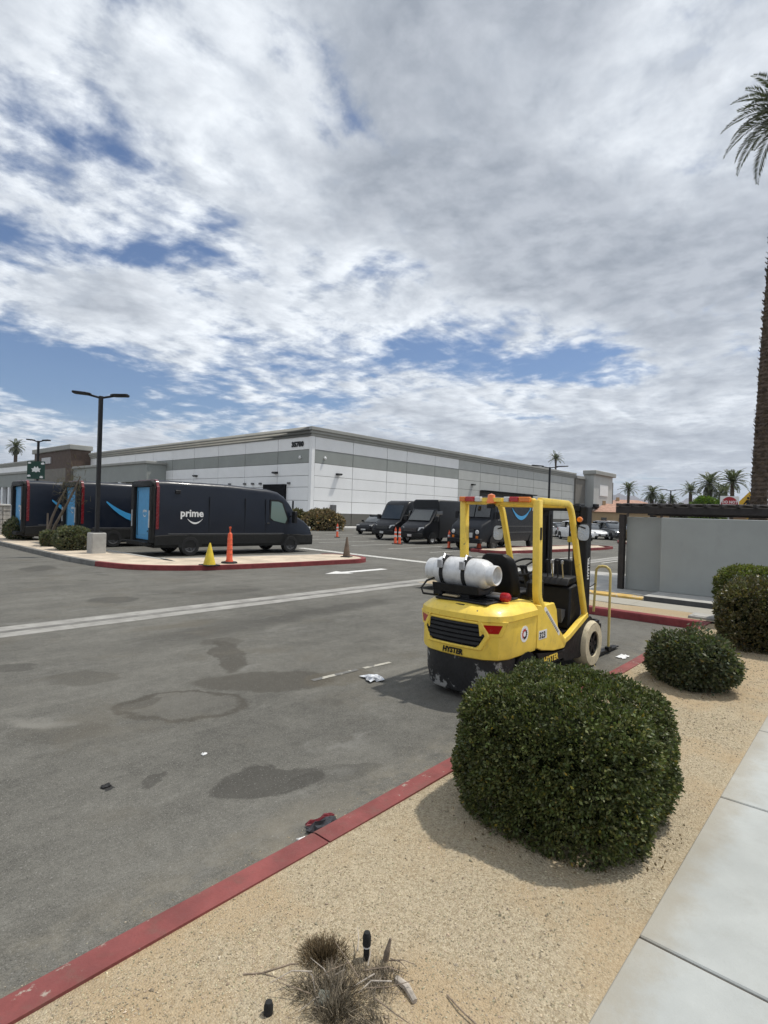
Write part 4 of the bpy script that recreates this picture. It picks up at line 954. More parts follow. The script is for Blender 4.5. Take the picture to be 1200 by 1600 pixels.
def step_van(p, rz, label):
    t = thing('step_van', label, 'van', p, rz, 'dark vans parked nose-out by the warehouse'); W, H, L = 1.15, 3.0, 7.5
    pm = mat('dark_slate_van_paint', (.009, .011, .015), .45, coat=.05, var=.06, spec=.3)
    MB().loft([csec(x, .5, z, w_, .14, .02) for x, z, w_ in [(0, H, W), (6.1, H, W), (6.25, H-.10, W), (6.55, 1.78, W*.98), (6.62, 1.70, W*.97), (7.3, 1.42, W*.88), (7.48, 1.15, W*.84), (7.5, .6, W*.82)]]).build('body', pm, t, smooth=True, ang=35)
    v = Vector((-.31, 0, .98))
    for s in (-1, 1): MB().plate([(.03, 0), (.98, 0), (.94, .98), (.03, .98)], (6.575, 0 if s > 0 else 0, 1.84), (0, s, 0), v, .03*s).build('windshield_pane', M_glass, t)
    MB().box(7.46, 7.53, -.62, .62, .82, 1.22).build('grille', M_blk, t, bevel=.02)
    gs = MB()
    for k in range(5): gs.box(7.531, 7.54, -.58, .58, .85+.07*k, .88+.07*k)
    gs.build('grille_slat', M_grey, t)
    for s in (-1, 1):
        MB().lathe([(.0, 0), (.10, 0), (.12, .02), (.10, .05), (.0, .06)], (7.48, s*.76, 1.02), 'x', 14).build('headlight', M_clear, t)
        MB().box(7.47, 7.52, s*.76-.07, s*.76+.07, .68, .82).build('turn_signal', M_amb, t)
        for x in (1.6, 6.3): wheel(t, x, s*(W-.14), .40, .26, M_grey)
        for x in (1.6, 6.3): MB().prism([(x+.5*math.cos(a_), .45+.5*math.sin(a_)) for a_ in np.linspace(0, math.pi, 12)], s*(W-.3), s*(W+.008), 'y').build('wheel_arch', M_blk, t)
        on_side([(0, 0), (.8, 0), (.8, .95), (0, .95)] if s < 0 else [(-.8, 0), (0, 0), (0, .95), (-.8, .95)], 5.2, 1.65, s*(W-.012), M_glass, 'door_window', t, .02)
        MB().box(6.2, 6.35, s*(W+.05) if s > 0 else s*(W+.28), s*(W+.28) if s > 0 else s*(W+.05), 1.75, 2.15).build('wing_mirror', M_blk, t, bevel=.02)
        for z in (1.0, 1.35): MB().box(.1, 5.1, s*W if s > 0 else s*(W+.02), s*(W+.02) if s > 0 else s*W, z, z+.03).build('rub_rail', M_grey, t)
        on_side(smile_pts(2.3, .52), 3.2, 2.40, s*(W+.004), M_cyanlogo, 'flank_swoosh', t)
        hd = [(.0, .12), (.22, .06), (.10, -.14), (.06, -.02)]
        on_side([(1.05+x, y) for x, y in hd], 3.2, 2.40, s*(W+.005), M_cyanlogo, 'swoosh_arrow', t)
        u = (-s, 0, 0)
        text('prime', .46, M_white, t, (3.2-s*1.45, s*(W+.002), 2.42), u, (0, 0, 1), 'flank_print', bold=.01)
    MB().box(7.4, 7.7, -1.05, 1.05, .42, .66).build('bumper', M_blk, t, bevel=.03)
    MB().box(7.70, 7.71, -.75, -.45, .75, .98).build('number_plate', M_white, t) if False else MB().box(7.54, 7.55, .30, .50, .72, .98).build('number_plate', mat('plate_white', (.55, .55, .53), .5), t)
    return t
step_van((33.2, 17.0, 0), R(181), 'slate grey step van with blue swoosh seen through the forklift guard')

def car(p, rz, label, pm, suv=False, group='cars parked at the far right'):
    t = thing('parked_car', label, 'car', p, rz, group); L = 4.6; W = .90; k = 1.16 if suv else 1.0
    body = [(0, .35, .80*k, .74), (.12, .25, .92*k, .82), (.9, .22, .95*k, .89), (2.6, .22, .93*k, .90), (3.3, .22, .90*k, .89), (4.2, .25, .78*k, .84), (4.5, .30, .66*k, .76), (4.6, .36, .55*k, .66)]
    MB().loft([csec(x, a, b, c, .10, .05) for x, a, b, c in body]).build('body', pm, t, smooth=True, ang=40)
    r0 = .35 if suv else .7
    cab = [(r0-.1, .88*k, .90*k, .72), (r0+.45, .88*k, 1.38*k, .70), (1.7, .88*k, 1.45*k, .68), (2.4, .88*k, 1.42*k, .68), (3.35, .88*k, .92*k, .74)]
    MB().loft([csec(x, a, b, c, .08, .14) for x, a, b, c in cab]).build('window_glass', M_glass, t, smooth=True, ang=40)
    rf = [(r0+.40, 1.33*k, 1.385*k, .645), (1.7, 1.38*k, 1.462*k, .635), (2.45, 1.36*k, 1.432*k, .635)]
    MB().loft([csec(x, a, b, c, .05, .1) for x, a, b, c in rf]).build('roof', pm, t, smooth=True, ang=40)
    for s in (-1, 1):
        for x in (.85, 3.65):
            wheel(t, x, s*(W-.11), .33, .21, M_alum)
            MB().prism([(x+.38*math.cos(a_), .33+.38*math.sin(a_)) for a_ in np.linspace(0, math.pi, 12)], s*(W-.3), s*(W+.004), 'y').build('wheel_arch', M_blk, t)
        MB().box(4.30, 4.48, s*.48 if s > 0 else s*.74, s*.74 if s > 0 else s*.48, .60*k, .72*k).build('headlight', M_clear, t, bevel=.02)
        MB().box(.02, .14, s*.5 if s > 0 else s*.80, s*.80 if s > 0 else s*.5, .70*k, .86*k).build('tail_light', M_red, t, bevel=.02)
        MB().box(2.85, 3.05, s*(W-.02) if s > 0 else s*(W+.16), s*(W+.16) if s > 0 else s*(W-.02), .92*k, 1.05*k).build('wing_mirror', pm, t, bevel=.02)
        MB().prism([(1.62, .9*k), (1.72, .9*k), (1.74, 1.38*k), (1.66, 1.38*k)], s*.60, s*.735, 'y').build('door_pillar', M_blk, t)
    MB().box(4.52, 4.62, -.45, .45, .36, .52).build('grille', M_blk, t, bevel=.02)
    MB().box(4.625, 4.635, -.22, .22, .38, .50).build('number_plate', mat('plate_white', (.55, .55, .53), .5), t)
    return t
P_wh = mat('white_car_paint', (.75, .75, .75), .25, coat=.6, var=.03); P_bk = mat('black_car_paint', (.005, .005, .006), .35, coat=.1, var=.05, spec=.3)
P_gb = mat('grey_blue_car_paint', (.09, .12, .15), .25, coat=.6, var=.05); P_dk = mat('charcoal_car_paint', (.035, .038, .042), .25, coat=.6, var=.05); P_sv = mat('silver_car_paint', (.42, .43, .44), .25, metal=.4, coat=.6, var=.04)
def car_at(px, D, rz, *a, **k): p = at(px, D, 0); return car(p, R(rz), *a, **k)
car_at(911, 56, 225, 'white sedan, its nose just right of the forklift mast', P_wh)
car_at(937, 55, 228, 'charcoal hatchback beside the white sedan, behind the planter island', P_dk, suv=True)
car_at(958, 58, 228, 'grey-blue sedan rightmost before the dark enclosure post', P_gb)
car_at(884, 52, 226, 'white hatchback visible through the forklift mast opening', P_wh, suv=True)
car_at(862, 58, 226, 'silver sedan seen behind the mast near the white hatchback', P_sv)
car_at(945, 80, 230, 'distant white car behind the charcoal hatchback', P_wh, suv=True)
car_at(985, 84, 230, 'distant dark car between the grey-blue sedan and the houses', P_bk)
car_at(930, 74, 226, 'silver hatchback parked before the entrance tower', P_sv, suv=True)
car_at(1060, 36, 200, 'white car roof showing just over the grey enclosure wall', P_wh, suv=True)
car_at(606, 51, 195, 'black car half hidden behind the leftmost nose-out van', P_bk, suv=True, group='cars parked by the warehouse')

# stone planter wall at the left edge
M_ston = mat('pale_stone', (.42, .40, .36), .9, var=.25, scale=3, bump=.4, bscale=20)
sw_ = thing('stone_wall', 'pale stacked stone wall at the left edge behind the leftmost bush', 'wall', (8.5, 34.6, .0))
MB().box(0.05, 1.2, .05, 9.8, 0, 1.65).build('core_wall', M_conc, sw_)
for r_ in range(7):
    y = -.0
    while y < 9.6:
        l_ = .35+.5*random.random(); d_ = .02*random.random()
        MB().box(-d_, .06, y+.015, min(y+l_, 9.8)-.015, .01+.235*r_, .235*(r_+1)-.01).build('stone', M_ston, sw_, bevel=.015); y += l_
    x = 0.06
    while x < 1.15: l_ = .3+.3*random.random(); MB().box(x+.01, min(x+l_, 1.2)-.01, -.01-.02*random.random(), .052, .01+.235*r_, .235*(r_+1)-.01).build('stone', M_ston, sw_, bevel=.015); x += l_
MB().box(-.06, 1.3, -.06, 9.9, 1.65, 1.75).build('coping', M_conc, sw_, bevel=.02)

# ================================================================== cones and delineators
def cone(p, h, m, label, band=None, r=.15):
    t = thing('traffic_cone', label, 'traffic cone', p, random.random(), 'traffic cones')
    MB().lathe([(.0, .03), (r, .03), (r*.95, .07), (.028, h-.02), (.02, h), (.0, h)], n=16).build('cone_body', m, t, smooth=True, ang=50)
    MB().box(-r*1.25, r*1.25, -r*1.25, r*1.25, 0, .032).build('base', M_rub, t, bevel=.012)
    if band: MB().lathe([(r*.56, h*.42), (r*.60, h*.42), (r*.40, h*.64), (r*.36, h*.64)], n=16).build('reflective_band', M_white, t)
    return t
def delin(p, label, h=1.05):
    t = thing('delineator_post', label, 'delineator', p, random.random(), 'orange delineator posts')
    MB().lathe([(.0, .02), (.105, .02), (.100, .08), (.085, .10), (.060, h-.14), (.050, h-.12), (.030, h-.10), (.026, h-.02), (.035, h), (.0, h)], n=14).build('post_body', M_or, t, smooth=True, ang=50)
    MB().lathe([(.0, 0), (.22, 0), (.21, .045), (.0, .05)], n=10).build('base', M_rub, t)
    for z in (.45, .68): MB().lathe([(.060, z), (.0905-z*.02, z), (.0890-z*.02, z+.10), (.060, z+.10)], n=14).build('reflective_band', M_white, t)
    return t
cone((9.30, 15.45, .14), .70, mat('yellow_cone_plastic', (.72, .52, .03), .5, var=.1, scale=6, dirt=.35, dirtcol=(.3, .22, .06)), 'yellow traffic cone on the gravel island in front of the nearest van', r=.19)
cone((15.42, 15.62, .14), .80, mat('dirty_brown_cone', (.14, .10, .07), .8, var=.25, scale=6), 'dirty brown cone at the tip of the left island', r=.15)
d0 = thing('delineator_post', 'tall orange delineator post with a grip on top beside the yellow cone', 'delineator', (10.2, 15.75, .14), 0, 'orange delineator posts')
MB().lathe([(.0, .02), (.125, .02), (.118, .10), (.100, .12), (.070, .95), (.050, .98), (.024, 1.0), (.022, 1.12), (.040, 1.14), (.036, 1.18), (.0, 1.19)], n=16).build('post_body', M_or, d0, smooth=True, ang=50)
MB().lathe([(.0, 0), (.27, 0), (.25, .05), (.0, .06)], n=8).build('base', M_rub, d0)
for z in (.30, .46, .62, .78): MB().lathe([(.06, z), (.1015-(z-.3)*.036, z), (.1008-(z-.3)*.036, z+.02), (.06, z+.02)], n=16).build('moulded_ring', mat('pale_orange_ring', (.75, .2, .09), .5), d0)
delin(at(528, 40.5), 'lone orange delineator standing in front of the dry shrub and warehouse')
delin(at(619, 34.4), 'left of the two orange delineators in front of the box-roofed van')
delin(at(625.5, 34.2), 'right of the two orange delineators in front of the box-roofed van')
delin(at(703, 31.4), 'orange delineator beside the step van grille, left of the forklift guard post')
delin(at(465, 43), 'orange delineator just beyond the nose of the nearest delivery van', h=.95)
cone(at(750, 30.6, .12), .78, M_or, 'orange cone on the middle island before the step van wheel', r=.14)

# ================================================================== road signs
def facing_sign(name, label, px, D, z, cat='road sign'):
    p = at(px, D, 0); t = thing(name, label, cat, p, 0); MB().tube([(0, 0, 0), (0, 0, z+.3)], .03, 6).build('post', M_steel, t); return t
n_ = -Fw
s1 = facing_sign('road_sign', 'square white road sign with red disc reading DO NOT ENTER behind the enclosure beam', 1138, 24.5, 2.55)
o_ = Vector((0, 0, 2.70))-Fw*.05
MB().plate([(-.42, -.42), (.42, -.42), (.42, .42), (-.42, .42)], o_, ud, Zu, .004).build('sign_plate', M_white, s1)
o2 = o_-Fw*.006
MB().plate([(.39*math.cos(a), .39*math.sin(a)) for a in np.linspace(0, 2*math.pi, 40)[:-1]], o2, ud, Zu, .003).build('red_disc', mat('sign_red', (.35, .012, .02), .4), s1)
o3 = o2-Fw*.005
MB().plate([(-.32, -.065), (.32, -.065), (.32, .065), (-.32, .065)], o3, ud, Zu, .002).build('white_bar', M_white, s1)
text('DO NOT', .17, M_white, s1, o3+Zu*.10, ud, Zu, 'sign_lettering', align='CENTER', bold=.004)
text('ENTER', .17, M_white, s1, o3-Zu*.22, ud, Zu, 'sign_lettering', align='CENTER', bold=.004)
s2 = facing_sign('warning_sign', 'yellow diamond pedestrian warning sign half hidden behind the palm trunk', 1169, 25, 2.35)
o_ = Vector((0, 0, 2.72))-Fw*.05
MB().plate([(0, -.66), (.66, 0), (0, .66), (-.66, 0)], o_, ud, Zu, .004).build('sign_plate', mat('sign_yellow', (.62, .36, .02), .45), s2)
pm_ = MB(); o2 = o_-Fw*.007
pm_.plate([(.06*math.cos(a)-.06, .36+.06*math.sin(a)) for a in np.linspace(0, 6.283, 12)[:-1]], o2, ud, Zu, .002)
for pts in [[(-.14, .28), (.02, .28), (.04, 0), (-.14, 0)], [(-.14, .26), (-.28, .08), (-.24, .04), (-.10, .2)], [(0, .26), (.14, .12), (.22, .14), (.22, .09), (.12, .06), (0, .18)], [(-.14, 0), (-.04, 0), (-.16, -.22), (-.26, -.38), (-.33, -.36), (-.22, -.2)], [(-.04, 0), (.04, 0), (.12, -.2), (.18, -.38), (.10, -.4), (.03, -.2)]]: pm_.plate(pts, o2-Fw*.0005, ud, Zu, .002)
pm_.build('walking_figure_print', M_blk, s2)
p_ = MB().tube([(0, 0, 0), (0, 0, 1)], .03, 6)

# ================================================================== forklift
fk = thing('forklift', 'worn yellow forklift parked by the red kerb with a white gas cylinder on its back', 'forklift', (4.90, 3.33, 0))
half = [(0, 0), (.006, .18), (.035, .35), (.125, .475), (.26, .53), (.50, .535), (.84, .535)]
def cw_loop(z, ins, xf=.84, dz=0.0):
    out = []
    for x, y in half: out.append((min(xf, x+ins*(1 if x < .4 else 0)), max(0, y-ins), z+dz*(x/.84)))
    r_ = out[::-1]                                        # from front left corner round the rear to front right
    return [(x, y, zz) for x, y, zz in r_]+[(x, -y, zz) for x, y, zz in out[1:]]
lv = [(.465, .03), (.48, .008), (.52, 0), (.86, 0), (.872, -.016), (.93, -.014), (.955, .004), (1.0, .05), (1.022, .11)]
MB().loft([cw_loop(z, i) for z, i in lv]).build('counterweight', M_yel, fk, smooth=True, ang=28)
MB().loft([cw_loop(z, i, .43) for z, i in [(.055, .10), (.085, .06), (.25, .035), (.464, .03)]]).build('counterweight_base', M_worn, fk, smooth=True, ang=28)
MB().box(.35, 2.45, -.36, .36, .16, .50).build('chassis', M_blk, fk, bevel=.02)
# grille
hexo = [(-.335, .862), (.335, .862), (.415, .725), (.335, .572), (-.335, .572), (-.415, .725)]; hexi = [(-.295, .838), (.295, .838), (.37, .725), (.295, .597), (-.295, .597), (-.37, .725)]
rx = lambda y: .035*(abs(y)/.35)**2.2
def dens_hex(H, n=9):                                   # hexagon outline with points along its edges, to follow the curved rear
    out = []
    for i in range(6):
        a, b = H[i], H[(i+1) % 6]
        for k in range(n): out.append((a[0]+(b[0]-a[0])*k/n, a[1]+(b[1]-a[1])*k/n))
    return out
hexo, hexi = dens_hex(hexo), dens_hex(hexi); NH = len(hexo)
bz = MB(); vs_ = []
for L_, x in ((hexo, .012), (hexo, -.018), (hexi, -.018), (hexi, .012)): vs_ += [(x+rx(y), y, z) for y, z in L_]
fs = []
for a in range(4):
    for i in range(NH): b = (a+1) % 4; j = (i+1) % NH; fs.append((a*NH+i, a*NH+j, b*NH+j, b*NH+i))
bz.add(vs_, fs).build('grille_frame', M_yel, fk, bevel=.006)
gb = MB(); gl = []
for y in np.linspace(-.368, .368, 17):
    f_ = 1 if abs(y) < .295 else max(.03, 1-(abs(y)-.295)/.075); gl.append([(-.005+rx(y), y, .725-.126*f_), (-.005+rx(y), y, .725+.111*f_), (.045, y, .725+.111*f_), (.045, y, .725-.126*f_)])
gb.loft(gl).build('grille', M_dark, fk)
for k in range(5):
    z = .620+.047*k; yy = .29+.07*(1-abs(z+.015-.725)/.13)
    sl_ = MB()
    P_ = [(-.0055, z), (-.017, z+.004), (-.012, z+.026), (-.0055, z+.032)]
    sl_.loft([[(x+rx(y), y, zz) for x, zz in P_] for y in np.linspace(-yy, yy, 9)]).build('grille_slat', mat('black_grille_plastic', (.016, .016, .016), .6, spec=.35), fk)
# tail lamps on the chamfered corners
for s in (-1, 1):
    u = Vector((.58, -.815, 0)) if s < 0 else Vector((-.58, -.815, 0)); c = Vector((.088, s*.425, .79))
    k = [(-.10, -.045), (.075, -.045), (.125, .055), (-.115, .055)] if s < 0 else [(-.075, -.045), (.10, -.045), (.115, .055), (-.125, .055)]
    nn = u.cross(Zu)
    MB().plate([(x*1.30, z*1.55+.0) for x, z in k], c-nn*.008, u, Zu, .013).build('lamp_bezel', M_yel, fk, bevel=.004)
    MB().plate([(x*.80, z*.85) for x, z in k], c-nn*.0, u, Zu, .011).build('tail_lamp', M_red, fk)
# stickers and lettering
text('HYSTER', .078, M_blk, fk, (-.0015, .0, .497), (0, -1, 0), (0, 0, 1), 'rear_lettering', align='CENTER', bold=.004, sx=.92, shear=.15)
MB().plate([(-.1, 0), (.1, 0), (.1, .05), (-.1, .05)], (.022, 0, .962), (0, -1, 0), (.55, 0, .5), .002).build('white_sticker', M_white, fk)
MB().plate([(-.02, 0), (.09, 0), (.09, .022), (-.02, .022)], (.057, 0, .999), (0, -1, 0), (.75, 0, .3), .003).build('black_sticker', M_blk, fk)
def disc(cx, cz, r, m, name, y, ry=1.0): return MB().plate([(cx+r*math.cos(a), cz+r*ry*math.sin(a)) for a in np.linspace(0, 2*math.pi, 26)[:-1]], (0, y, 0), (1, 0, 0), (0, 0, 1), .0015).build(name, m, fk)
disc(.565, .70, .088, M_white, 'round_sticker', -.5358)
def gear(a0, a1, m, name):
    pts = []; N_ = 44
    for i in range(N_+1):
        a = a0+(a1-a0)*i/N_; pts.append(((.060 if (i//3) % 2 else .050)*math.cos(a), (.060 if (i//3) % 2 else .050)*math.sin(a)))
    for i in range(N_+1): a = a1+(a0-a1)*i/N_; pts.append((.030*math.cos(a), .030*math.sin(a)))
    MB().plate([(.565+x, .70+z) for x, z in pts], (0, -.5376, 0), (1, 0, 0), (0, 0, 1), .001).build(name, m, fk)
gear(R(55), R(235), mat('sticker_red', (.45, .03, .025), .5), 'gear_print'); gear(R(240), R(410), M_blk, 'gear_print')
MB().box(.89, 1.09, -.5445, -.5427, .585, .685).build('number_sticker', M_white, fk)
text('323', .095, M_blk, fk, (.900, -.5447, .600), (1, 0, 0), (0, 0, 1), 'unit_number', lift=.001, bold=.0025, sx=1.08)
# side panels
for s in (-1, 1):
    o0, o1 = s*.49, s*.5425
    MB().prism([(.846, .50), (.846, .985), (.95, .965), (1.02, .915), (1.60, .415), (1.58, .385), (1.30, .40), (.98, .455)], o0, o1, 'y').build('side_panel', M_yel, fk, bevel=.010)
    MB().prism([(1.10, .905), (1.16, .945), (1.40, .945), (1.47, .86), (1.53, .60), (1.66, .52), (1.66, .44), (1.60, .44)], s*.44, s*.485, 'y').build('hood_panel', M_yel, fk, bevel=.010)
    MB().prism([(.90, .43), (1.30, .375), (1.64, .355), (1.62, .26), (1.0, .26)], s*.42, s*.530, 'y').build('sill_plate', M_blk, fk, bevel=.004)
    arc = [(.64+.245*math.cos(a), .25+.245*math.sin(a)) for a in np.linspace(-.3, math.pi+.3, 18)]
    MB().prism(arc, s*.30, s*.538, 'y').build('wheel_arch', M_dark, fk)
text('HYSTER', .105, M_yel, fk, (1.06, -.530, .285), (1, 0, 0), (0, 0, 1), 'side_lettering', lift=.002, bold=.003, sx=1.02)
hood = MB().box(.80, 1.44, -.44, .44, .48, .935).build('hood', M_yel, fk, bevel=.03, seg=2)
MB().box(.11, .80, -.33, .33, 1.018, 1.045).build('radiator_cover', M_blk, fk, bevel=.01)
for k in range(4): MB().box(.17+.13*k, .25+.13*k, -.29, .29, 1.046, 1.056).build('cover_rib', M_vinyl, fk)
# overhead guard
def strip(path, wd):
    P_ = [Vector((x, z)) for x, z in path]; a_, b_ = [], []
    for i, p in enumerate(P_):
        d0_ = (P_[i]-P_[i-1]).normalized() if i else (P_[1]-P_[0]).normalized(); d1_ = (P_[i+1]-P_[i]).normalized() if i < len(P_)-1 else d0_
        t_ = (d0_+d1_).normalized(); n2 = Vector((-t_.y, t_.x)); k = wd/2/max(.4, n2.dot(Vector((-d0_.y, d0_.x)))); a_.append(tuple(p+n2*k)); b_.append(tuple(p-n2*k))
    return a_+b_[::-1]
guard_r = [(1.66, .415), (1.30, .70), (.99, .965), (.945, 1.04), (.93, 1.12), (.885, 2.15)]
guard_f = [(2.335, .665), (2.20, 1.00), (1.98, 1.60), (1.84, 1.96), (1.80, 2.04), (1.745, 2.105), (1.66, 2.13), (.93, 2.138)]
for s in (-1, 1):
    MB().prism(strip(guard_r, .092), s*.445, s*.528, 'y').build('guard_rear_post', M_yel, fk, bevel=.014, seg=2)
    MB().prism(strip(guard_f, .075), s*.452, s*.515, 'y').build('guard_front_post', M_yel, fk, bevel=.012, seg=2)
    MB().prism(strip([(1.60, .445), (1.80, .49), (2.36, .695)], .075), s*.452, s*.522, 'y').build('step_rail', M_yel, fk, bevel=.01)
    MB().prism([(1.66, .42), (1.80, .46), (2.36, .66), (2.50, .66), (2.62, .58), (2.18, .16), (1.66, .20)], s*.34, s*.505, 'y').build('front_fender', M_blk, fk, bevel=.01)
MB().box(.845, .93, -.444, .444, 2.085, 2.165).build('guard_rear_bar', M_yel, fk, bevel=.01)
MB().box(1.66, 1.74, -.444, .444, 2.075, 2.155).build('guard_front_bar', M_yel, fk, bevel=.01)
for k in range(6): MB().box(.932, 1.658, -.365+.146*k-.014, -.365+.146*k+.014, 2.11, 2.15).build('guard_roof_bar', M_yel, fk)
# white diagonal sticker on the rear post foot
dv = Vector((1.30-.99, 0, .70-.965)).normalized(); up_ = Vector((-dv.z, 0, dv.x))
ds = MB().plate([(.08, -.034), (.60, -.034), (.62, 0), (.60, .034), (.08, .034), (.06, 0)], (.99, -.529, .965), dv, up_, .002).build('long_sticker', M_white, fk)
mk_ = MB()
for k in range(12): mk_.plate([(.13+.037*k, -.012), (.155+.037*k, -.012), (.155+.037*k, .014), (.13+.037*k, .014)], (.99, -.5312, .965), dv, up_, .001)
mk_.build('sticker_print', M_grey, fk)
MB().box(.876, .884+.03, -.5345, -.5285, 1.70, 1.84).build('black_post_label', M_blk, fk)
# lights on the rear bar
def bar(y0, y1, m, name): MB().box(.785, .843, min(y0, y1), max(y0, y1), 2.118, 2.178).build(name, m, fk, bevel=.008)
bar(.505, .425, M_amb, 'amber_lamp'); bar(.420, .29, M_red, 'stop_lamp'); bar(.285, .205, M_clear, 'reverse_lamp')
bar(-.17, -.105, M_clear, 'reverse_lamp'); bar(-.175, -.29, M_red, 'stop_lamp'); bar(-.295, -.43, M_amb, 'amber_lamp')
MB().box(.775, .843, -.08, .17, 2.12, 2.165).build('beacon_bracket', M_yel, fk)
bc = MB().lathe([(.0, 0), (.055, 0), (.055, .03), (.046, .05), (.042, .10), (.0, .115)], (.80, .06, 2.10), n=16).build('beacon', mat('orange_beacon_lens', (.85, .20, .03), .25, coat=.5), fk, smooth=True)
MB().lathe([(.0, 0), (.05, 0), (.05, .05), (.0, .05)], (.80, .06, 2.04), n=12).build('beacon_base', M_blk, fk)
MB().tube([(.85, .24, 2.05), (.80, .22, 2.02)], .02, 6).build('work_lamp_stem', M_blk, fk)
# seat, wheel, dash
MB().box(.98, 1.42, -.25, .25, .95, 1.08).build('seat_cushion', M_vinyl, fk, bevel=.05, seg=3)
sb_ = MB().loft([[(x+.0, -w_, z), (x-.11, -w_*.8, z), (x-.11, w_*.8, z), (x, w_, z)] for x, w_, z in [(1.02, .25, 1.03), (.98, .26, 1.18), (.94, .25, 1.36), (.91, .21, 1.47), (.89, .13, 1.515)]]).build('seat_back', M_vinyl, fk, bevel=.03, seg=2)
MB().box(1.02, 1.35, -.38, -.29, 1.0, 1.22).build('armrest', M_vinyl, fk, bevel=.03)
MB().box(1.45, 2.35, -.43, .43, .49, .53).build('floor_plate', M_blk, fk)
MB().prism([(1.98, .53), (2.36, .53), (2.36, 1.02), (2.20, 1.10), (2.02, 1.06)], -.42, .42, 'y').build('cowl', M_vinyl, fk, bevel=.02)
MB().prism([(1.94, 1.08), (2.26, 1.12), (2.24, 1.20), (2.0, 1.18)], -.40, .40, 'y').build('dash', M_vinyl, fk, bevel=.015)
sc_ = Vector((1.72, .10, 1.30)); ax_ = Vector((-.55, 0, .84)).normalized(); e1 = Vector((0, 1, 0)); e2 = ax_.cross(e1)
swm = MB(); swm.tube([sc_+e1*(.18*math.cos(a))+e2*(.18*math.sin(a)) for a in np.linspace(0, 2*math.pi, 25)[:-1]], .015, 6, closed=True)
for a in (0, 2.1, 4.2): swm.tube([sc_, sc_+e1*(.17*math.cos(a))+e2*(.17*math.sin(a))], .013, 5)
swm.lathe([(.0, -.02), (.05, -.02), (.05, .02), (.0, .03)], sc_, n=10); swm.build('steering_wheel', M_vinyl, fk, smooth=True)
MB().tube([sc_-ax_*.02, Vector((1.98, .10, .90)), Vector((2.1, .10, .60))], .045, 8).build('steering_column', M_blk, fk)
for k in range(4): MB().tube([(2.02, -.10-.07*k, 1.18), (1.98, -.10-.07*k, 1.36)], .009, 5).lathe([(.0, 1.35), (.02, 1.36), (.02, 1.40), (.0, 1.41)], (1.98, -.10-.07*k, 0), n=8).build('control_lever', M_steel if k % 2 else M_blk, fk)
MB().box(2.26, 2.34, -.30, -.06, 1.12, 1.40).build('display_panel', M_vinyl, fk, bevel=.02)
MB().prism([(1.9, .62), (2.0, .70), (2.0, .78), (1.86, .80)], -.36, -.20, 'y').build('pedal', M_grey, fk)
# mirrors and turn lamps
for s, zz in ((1, 1.72), (-1, 1.78)):
    MB().tube([(1.90, s*.48, zz+.1), (1.93, s*.62, zz+.05)], .010, 5).build('mirror_arm', M_blk, fk)
    c = Vector((1.92, s*.60, zz)); dd = Vector((-.95, -.25, .08)).normalized()
    uu = dd.cross(Zu).normalized(); vv = uu.cross(dd)
    sq = lambda v: math.copysign(abs(v)**.6, v)
    rr = [(.068*sq(math.cos(a)), .10*sq(math.sin(a))) for a in np.linspace(0, 2*math.pi, 21)[:-1]]
    nrm = uu.cross(vv)
    MB().plate([(x*1.12, y*1.1) for x, y in rr], c+nrm*.003, uu, vv, .020).build('mirror_shell', M_blk, fk, bevel=.005)
    MB().plate(rr, c, uu, vv, .002).build('mirror', M_mir, fk)
    MB().lathe([(.0, 0), (.030, 0), (.036, .02), (.030, .05), (.0, .06)], (1.93, s*.535, zz+.16), 'x', 12).build('turn_lamp', M_amb, fk)
MB().box(2.62, 2.72, -.33, -.20, 1.80, 1.88).build('front_work_lamp', M_amb, fk, bevel=.01)
MB().box(2.56, 2.60, -.22, -.12, 1.62, 1.70).build('mast_label', mat('label_yellow', (.55, .42, .05), .5), fk)
# mast
for s in (-1, 1):
    ch = MB(); ch.box(2.56, 2.74, s*.285 if s > 0 else s*.385, s*.385 if s > 0 else s*.285, .10, 2.12); ch.build('mast_outer_rail', M_blk, fk, bevel=.012)
    ch = MB(); ch.box(2.60, 2.76, s*.185 if s > 0 else s*.275, s*.275 if s > 0 else s*.185, .10, 2.16); ch.build('mast_inner_rail', M_blk, fk, bevel=.012)
    MB().tube([(2.56, s*.23, .25), (2.56, s*.23, 1.98)], .032, 8).build('lift_cylinder', M_blk, fk, smooth=True)
    MB().tube([(2.3, s*.40, .62), (2.56, s*.34, .95)], .03, 8).build('tilt_cylinder', M_steel, fk, smooth=True)
    MB().tube([(2.58, s*.14, .4), (2.58, s*.14, 2.0)], .012, 5).build('hydraulic_hose', M_rub, fk)
for z in (.35, 1.02, 2.05): MB().box(2.545, 2.60, -.285, .285, z, z+.09).build('mast_crossbar', M_blk, fk, bevel=.008)
MB().box(2.58, 2.66, -.2, .2, .30, .42).build('lift_carriage_beam', M_blk, fk)
text('HYSTER', .085, M_white, fk, (2.682, -.3852, 1.12), (0, 0, 1), (-1, 0, 0), 'mast_lettering', lift=.002, bold=.003)

# carriage, backrest, forks
cg = MB(); cg.box(2.79, 2.84, -.52, .52, .10, .20); cg.box(2.79, 2.84, -.52, .52, .42, .52); cg.build('carriage', M_blk, fk, bevel=.008)
for s in (-1, 1):
    MB().prism([(2.845, .03), (2.845, .56), (2.885, .56), (2.89, .075), (3.78, .045), (3.80, .03)], s*.40-.05, s*.40+.05, 'y').build('fork', M_blk, fk, bevel=.004)
    MB().box(2.72, 2.84, s*.47-.02, s*.47+.02, .10, .56).build('carriage_side', M_blk, fk)
